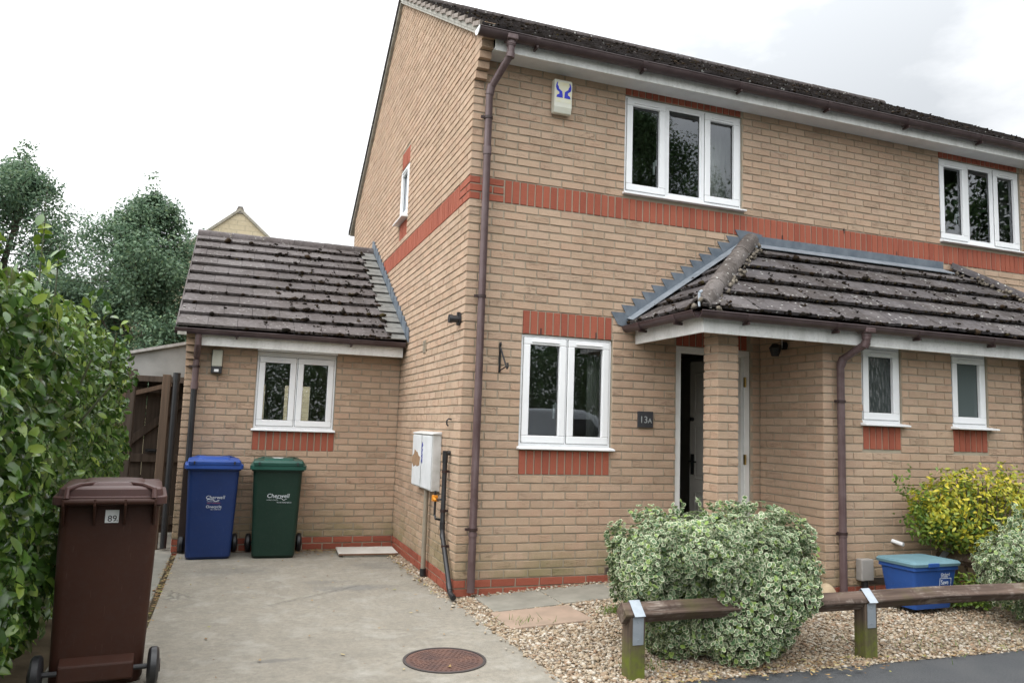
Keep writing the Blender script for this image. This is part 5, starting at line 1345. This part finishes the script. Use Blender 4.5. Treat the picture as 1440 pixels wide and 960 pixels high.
# ------------------------------------------------------------------ wheelie bins
def rrect(cx, cy, w_, d_, r, z, n=5):
    pts = []
    for (sx, sy, a0) in ((1, -1, -PI/2), (1, 1, 0), (-1, 1, PI/2), (-1, -1, PI)):
        for k in range(n):
            a = a0+PI/2*k/(n-1); pts.append((cx+sx*(w_/2-r)+r*math.cos(a), cy+sy*(d_/2-r)+r*math.sin(a), z))
    return pts
def wheelie_bin(name, label, loc, rz, mat, matl, W=.56, D=.60, H=1.06, wb=.46, db=.44, wheel_gap=.0):
    """front at -y, hinge and wheels at +y"""
    o = empty(name, loc, rz); tag(o, label, 'wheelie bin', None)
    m = MB(); Z = [0.0, .03, .12, .6, H-.14, H-.105, H-.10, H-.06]
    rings = []
    for z in Z:
        t = z/H; w_ = wb+(W-.03-wb)*t; d_ = db+(D-.06-db)*t; cy = -.03*0
        if z == 0: w_ -= .03; d_ -= .03
        if z >= H-.10: w_ += .035; d_ += .03
        rings.append(rrect(0, (D-.06-d_)/2*(1 if z < H-.1 else .6), w_, d_, .05, z))
    m.loft(rings, True); body = m.build('body', mat, o, smooth=True)
    # lid: skirt, then a domed top, lip at the front
    m = MB(); yo = .02; LW, LD = W+.03, D+.03
    m.loft([rrect(0, yo-.01, LW-.004, LD-.004, .05, H-.085), rrect(0, yo-.01, LW+.004, LD+.004, .05, H-.083), rrect(0, yo-.01, LW+.004, LD+.004, .05, H-.045), rrect(0, yo-.01, LW-.004, LD-.004, .05, H-.040), rrect(0, yo-.01, LW-.035, LD-.03, .05, H-.038), rrect(0, yo-.005, LW-.05, LD-.05, .05, H-.003), rrect(0, yo-.005, LW-.07, LD-.07, .05, H+.006), rrect(0, yo, LW-.13, LD-.14, .06, H+.012)], True)
    lid = m.build('lid', matl, o, smooth=True)
    m = MB(); m.loft([rrect(0, .01, LW-.24, LD-.22, .05, H+.010), rrect(0, .01, LW-.27, LD-.25, .05, H+.026), rrect(0, .01, LW-.34, LD-.32, .05, H+.030)], True); m.build('lid_dome', matl, lid, smooth=True)
    m = MB()     # front grip and its two slots
    m.loft([rrect(0, -D/2+.012, LW-.07, .05, .015, H-.040), rrect(0, -D/2+.008, LW-.06, .05, .015, H-.012), rrect(0, -D/2+.02, LW-.08, .05, .015, H+.008)], True)
    m.build('lid_grip', matl, lid, smooth=True)
    for s_ in (-1, 1): MB().box(s_*(W*.36)-.008, s_*(W*.36)+.008, -D/2-.032, -D/2-.012, H-.034, H-.004).build('grip_slot', mBlack, lid)
    # hinge bar and ribs at the back
    yb = D/2-.02
    m = MB(); m.tube([(-W*.42, yb+.075, H-.065), (W*.42, yb+.075, H-.065)], .016, 12); 
    for x in (-W*.42, -W*.14, W*.14, W*.42):
        m.prism([(yb-.04, H-.06), (yb+.09, H-.05), (yb+.09, H-.085), (yb+.0, H-.20), (yb-.05, H-.20)], x-.007, x+.007, 'yz')
    m.build('hinge_handle', mat, o, bevel=.003)
    m = MB()
    for s_ in (-1, 1):
        m = MB(); m.tube([(s_*W*.40, yb+.075, H-.05), (s_*W*.40, yb+.05, H+.0), (s_*W*.30, yb-.02, H+.018), (s_*W*.16, yb-.10, H+.022)], [.016, .014, .012, .010], 8); m.build('lid_arm', matl, lid, smooth=True)
    # axle and wheels
    xw = wb/2+.052+wheel_gap; yw = db/2+.095; rw = .100
    m = MB(); m.tube([(-xw, yw, rw), (xw, yw, rw)], .014, 10); 
    m.build('axle', mBlack, o)
    m = MB(); a_ = wb*.40; m.prism([(db/2-.06, .20), (db/2+.03, .165), (yw+.018, .135), (yw+.024, .05), (yw-.02, .03), (db/2-.06, .03)], -a_, a_, 'yz'); m.build('axle_housing', mat, o, bevel=.008)
    for s_ in (-1, 1):
        m = MB(); pr2 = [(.0, .03), (.06, .03), (.088, .026), (.100, .014), (.100, -.014), (.088, -.026), (.06, -.03), (.0, -.03)]
        k = 28; vs = [(s_*xw+xx, yw+r*math.cos(2*PI*j/k), rw+r*math.sin(2*PI*j/k)) for r, xx in pr2 for j in range(k)]
        m.add(vs, [(i*k+j, i*k+(j+1) % k, (i+1)*k+(j+1) % k, (i+1)*k+j) for i in range(len(pr2)-1) for j in range(k)]); wh = m.build('wheel', mBlack, o, smooth=True)
        m = MB(); m.tube([(s_*(xw+.02), yw, rw), (s_*(xw+.036), yw, rw)], .035, 16); m.build('hub', mBrownDk, wh, smooth=True)
    return o, body, lid
def bin_mat(name, c1, c2, rough=.42):
    t = NT(name); z = t.sep()[2]
    c = t.mix(t.ramp(t.noise(4, 5, .6), [(.35, 0.), (.7, 1.)]), c1, c2)
    dirt = t.math('MULTIPLY', t.ramp(t.noise(30, 5, .75), [(.45, 0.), (.75, .45)]), .8)
    c = t.mix(dirt, c, tuple(x*.6+.02 for x in c1))
    sc = t.ramp(t.noise(1, 3, .6, t.mapped((120, 120, 9))), [(.66, 0.), (.72, .25)])
    c = t.mix(sc, c, tuple(min(1, x*1.8+.05) for x in c1))
    return t.fin(c, rough, t.bump(t.noise(220, 2), .08, .001), .28)
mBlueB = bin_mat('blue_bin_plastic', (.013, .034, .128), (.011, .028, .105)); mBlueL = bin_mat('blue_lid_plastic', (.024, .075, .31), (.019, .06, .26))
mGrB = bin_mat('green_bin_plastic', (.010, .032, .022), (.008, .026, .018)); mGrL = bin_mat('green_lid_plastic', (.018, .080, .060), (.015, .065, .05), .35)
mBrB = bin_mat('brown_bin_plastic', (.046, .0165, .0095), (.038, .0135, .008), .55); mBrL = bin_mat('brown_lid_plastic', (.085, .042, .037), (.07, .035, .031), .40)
mPrint = simple('white_print', (.68, .72, .76), (.45, .50, .56), .5, 60)
mPrintRed = simple('red_print', (.35, .08, .14), None, .5)
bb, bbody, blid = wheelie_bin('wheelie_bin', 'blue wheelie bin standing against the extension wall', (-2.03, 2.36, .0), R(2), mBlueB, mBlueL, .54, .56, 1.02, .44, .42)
fy = -.272
lo = empty('printed_logo', (0, 0, 0)); lo.parent = bb
def bin_text(parent, rows, y):
    for txt, x, z, s_, sh_, mt in rows: text_mesh(txt, s_, 'lettering', mt, parent, (x, -.1722-.0784*z, z), (PI/2+.078, 0, 0), .0006, 'LEFT', sh_)
bin_text(bb, [('Cherwell', -.062, .625, .050, .15, mPrint), ('DISTRICT COUNCIL', -.046, .594, .013, 0, mPrint), ('NORTH OXFORDSHIRE', -.046, .577, .012, 0, mPrintRed), ('Onecycle', -.054, .532, .040, .0, mPrint), ('for Cherwell', -.006, .511, .019, 0, mPrint)], -.268)
bpy.data.objects.remove(lo)
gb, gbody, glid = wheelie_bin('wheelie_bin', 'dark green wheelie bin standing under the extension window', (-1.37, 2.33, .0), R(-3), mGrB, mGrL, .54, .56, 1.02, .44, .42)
bin_text(gb, [('Cherwell', -.10, .640, .062, .12, mPrint), ('DISTRICT COUNCIL', -.10, .612, .013, 0, mPrint), ('North Oxfordshire', .005, .585, .019, 0, mPrint)], -.268)
def swoosh(parent, x0, x1, z, y, r):
    m = MB(); m.tube([(x0+(x1-x0)*t_, -.1718-.0784*z, z+.010*math.sin(t_*2*PI)+.004*math.sin(t_*5*PI)) for t_ in np.linspace(0, 1, 18)], r, 6); m.build('swoosh', mPrint, parent)
swoosh(bb, -.05, .072, .612, -.268, .003); swoosh(gb, -.0, .105, .628, -.268, .0025)
m = MB(); m.prism([(-.07, .0), (.05, 0), (.035, -.12), (-.05, -.12)], 1.051, 1.053, 'xy'); m.build('lid_label', mUpvc, glid)
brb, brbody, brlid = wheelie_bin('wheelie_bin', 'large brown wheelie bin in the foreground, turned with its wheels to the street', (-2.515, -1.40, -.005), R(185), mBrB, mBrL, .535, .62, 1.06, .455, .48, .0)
m = MB(); m.box(-.045, .023, .279, .2815, .872, .942); stk = m.build('number_sticker', mUpvc, brb)
text_mesh('89', .048, 'lettering', mIron, stk, (.011, .2824, .879), (PI/2, 0, PI), .0006, 'LEFT'); text_mesh('rd', .016, 'lettering', mIron, stk, (-.027, .2824, .879), (PI/2, 0, PI), .0006, 'LEFT')

# white board on the ground in the corner
bo = empty('discarded_board', (-.34, 2.27, .0), R(-3)); tag(bo, 'chipped white board lying flat in the corner by the meter cabinets', 'board')
m = MB(); m.box(-.345, .30, -.17, .30, .022, .040); m.build('top_sheet', simple('white_laminate', (.62, .60, .56), (.52, .50, .46), .5, 6), bo, bevel=.003)
m = MB(); m.box(-.30, .30, -.16, .28, 0, .020); m.build('under_sheet', simple('board_core', (.30, .29, .25), None, .8), bo, bevel=.003)
m = MB(); m.box(-.345, .30, -.1735, -.1705, .023, .039); m.build('chipped_edge', simple('chip_brown', (.20, .11, .07)), bo)

# recycling box
rb = empty('recycling_box', (3.72, -1.40, .080), R(2)); tag(rb, 'blue plastic recycling box with a faded teal lid behind the rail fence', 'recycling box')
mRB = bin_mat('box_blue', (.022, .075, .27), (.018, .06, .22)); mRL = bin_mat('box_teal', (.13, .235, .275), (.105, .19, .22), .55)
m = MB(); m.loft([rrect(0, 0, .42, .28, .03, 0), rrect(0, 0, .50, .345, .03, .29), rrect(0, 0, .53, .375, .03, .295), rrect(0, 0, .53, .375, .03, .335)], True); m.build('tub', mRB, rb, smooth=True)
m = MB(); m.loft([rrect(0, 0, .555, .40, .04, .325), rrect(0, 0, .565, .41, .04, .345), rrect(0, 0, .54, .385, .04, .36), rrect(0, 0, .46, .30, .04, .366)], True); ld = m.build('lid', mRL, rb, smooth=True)
m = MB(); m.box(-.12, .0, -.212, -.19, .322, .352); m.build('lid_clip', mRB, ld, bevel=.004)
for tx, x, z, s_ in (('Oxford', .06, .247, .034), ('CITY COUNCIL', .062, .236, .012), ('Save', .064, .182, .050), ('Recycle It', .064, .158, .020)):
    text_mesh(tx, s_, 'lettering', mPrint, rb, (x, -.1742+.112*(.29-z), z), (PI/2+.112, 0, 0), .0008, 'LEFT')
m = MB(); 
for (a, b_, c, e) in ((.052, .185, .226, .230), (.052, .185, .146, .150), (.052, .056, .150, .226), (.181, .185, .150, .226)):
    m.hexa([(a, -.1738+.112*(.29-c), c), (b_, -.1738+.112*(.29-c), c), (b_, -.165+.112*(.29-c), c), (a, -.165+.112*(.29-c), c), (a, -.1738+.112*(.29-e), e), (b_, -.1738+.112*(.29-e), e), (b_, -.165+.112*(.29-e), e), (a, -.165+.112*(.29-e), e)])
m.build('printed_border', mPrint, rb)
rb.scale.z = 1.08
# rock
rk = blobs('rock', np.array([(3.0, -1.10, .10)]), np.array([(.14, .11, .15)]), simple('sandstone', (.42, .33, .22), (.30, .23, .15), .95, 9, .6, 50, .2), None, .16, True)
rk.data.polygons.foreach_set('use_smooth', [False]*len(rk.data.polygons))
su = rk.modifiers.new('s', 'SUBSURF'); su.levels = su.render_levels = 2
tag(rk, 'buff sandstone rock at the bay corner by the downpipe', 'rock')

# ------------------------------------------------------------------ parked van mirrored in the lower window
van = empty('parked_van', (5.0, -10.4, -.02)); tag(van, 'silver panel van parked across the street, mirrored in the lower window', 'van')
mVan = simple('silver_paint', (.66, .69, .72), (.65, .68, .71), .3, 1, 0, 20, .5, 0); mVanG = simple('van_glass', (.01, .012, .015), None, .05, 2, 0, 20, .9)
prof = [(-2.3, .35), (-2.3, 1.35), (-2.15, 1.80), (-1.9, 1.92), (.75, 1.94), (1.15, 1.80), (1.70, 1.18), (2.25, .98), (2.35, .75), (2.35, .35)]
m = MB(); m.prism(prof, -.85, .85, 'xz'); m.build('body', mVan, van, bevel=.07)
m = MB(); m.box(-2.0, .9, .84, .865, 1.22, 1.30); m.box(-2.0, .8, .84, .87, .75, .80); m.build('side_moulding', simple('van_trim', (.2, .22, .24)), van)
m = MB(); m.prism([(.25, 1.25), (.25, 1.72), (.95, 1.72), (1.40, 1.25)], .845, .862, 'xz'); m.build('window', mVanG, van)
for x in (-1.5, 1.55):
    for y in (-.75, .75): MB().tube([(x, y-.1, .21), (x, y+.1, .21)], .31, 20).build('wheel', mBlack, van)

# ------------------------------------------------------------------ sky, light, camera
wd = bpy.data.worlds.new('World'); scene.world = wd; wd.use_nodes = True
nt = wd.node_tree; N_, Lk = nt.nodes, nt.links; bg = N_['Background']
SUN_EL, SUN_AZ = R(48), R(250)     # high, behind and left of the camera, behind thick cloud
sky = N_.new('ShaderNodeTexSky'); sky.sky_type = 'NISHITA'; sky.sun_disc = False; sky.sun_elevation = SUN_EL; sky.sun_rotation = SUN_AZ
tc = N_.new('ShaderNodeTexCoord'); no = N_.new('ShaderNodeTexNoise'); no.inputs['Scale'].default_value = 2.2; no.inputs['Detail'].default_value = 7; no.inputs['Roughness'].default_value = .55
mp = N_.new('ShaderNodeMapping'); mp.inputs['Scale'].default_value = (1, 1, 2.2); Lk.new(tc.outputs['Generated'], mp.inputs[0]); Lk.new(mp.outputs[0], no.inputs['Vector'])
cr = N_.new('ShaderNodeValToRGB'); cr.color_ramp.elements[0].position = .36; cr.color_ramp.elements[0].color = (7.3, 7.6, 7.9, 1); cr.color_ramp.elements[1].position = .58; cr.color_ramp.elements[1].color = (13, 13.1, 13.2, 1)
Lk.new(no.outputs['Fac'], cr.inputs[0])
sd = Vector((math.sin(SUN_AZ)*math.cos(SUN_EL), math.cos(SUN_AZ)*math.cos(SUN_EL), math.sin(SUN_EL)))
dt = N_.new('ShaderNodeVectorMath'); dt.operation = 'DOT_PRODUCT'; Lk.new(tc.outputs['Generated'], dt.inputs[0]); dt.inputs[1].default_value = sd
gl = N_.new('ShaderNodeMapRange'); gl.inputs[1].default_value = -.3; gl.inputs[2].default_value = 1.; gl.inputs[3].default_value = 1.; gl.inputs[4].default_value = 2.6; Lk.new(dt.outputs['Value'], gl.inputs[0])
sx = N_.new('ShaderNodeSeparateXYZ'); Lk.new(tc.outputs['Generated'], sx.inputs[0])
zr = N_.new('ShaderNodeMapRange'); zr.inputs[1].default_value = 0; zr.inputs[2].default_value = 1; zr.inputs[3].default_value = .74; zr.inputs[4].default_value = 1.6; Lk.new(sx.outputs[2], zr.inputs[0])
gz_ = N_.new('ShaderNodeMath'); gz_.operation = 'MULTIPLY'; Lk.new(gl.outputs[0], gz_.inputs[0]); Lk.new(zr.outputs[0], gz_.inputs[1])
mu = N_.new('ShaderNodeVectorMath'); mu.operation = 'SCALE'; Lk.new(cr.outputs[0], mu.inputs[0]); Lk.new(gz_.outputs[0], mu.inputs['Scale'])
mx = N_.new('ShaderNodeMix'); mx.data_type = 'RGBA'; mx.inputs[0].default_value = .9; Lk.new(sky.outputs[0], mx.inputs[6]); Lk.new(mu.outputs[0], mx.inputs[7])
Lk.new(mx.outputs[2], bg.inputs['Color']); bg.inputs['Strength'].default_value = .10
su = bpy.data.lights.new('sun', 'SUN'); su.energy = 1.1; su.angle = R(35); su.color = (1, .96, .9)
so = bpy.data.objects.new('sun', su); COL.objects.link(so); so.rotation_euler = sd.to_track_quat('Z', 'Y').to_euler()

cam = bpy.data.cameras.new('camera'); co = bpy.data.objects.new('camera', cam); COL.objects.link(co)
co.location = (-1.8964, -6.5170, 1.4682); co.rotation_euler = (1.682066, -.033058, -.350562)
cam.sensor_width = 36; cam.lens = 36*1076.38/1440; cam.clip_end = 1200; cam.clip_start = .05
scene.camera = co
vs_ = scene.view_settings; vs_.view_transform = 'Standard'; vs_.look = 'None'; vs_.exposure = .04; vs_.gamma = 1; vs_.use_curve_mapping = False
scene.cycles.max_bounces = 6; scene.cycles.transparent_max_bounces = 12; scene.cycles.use_denoising = True
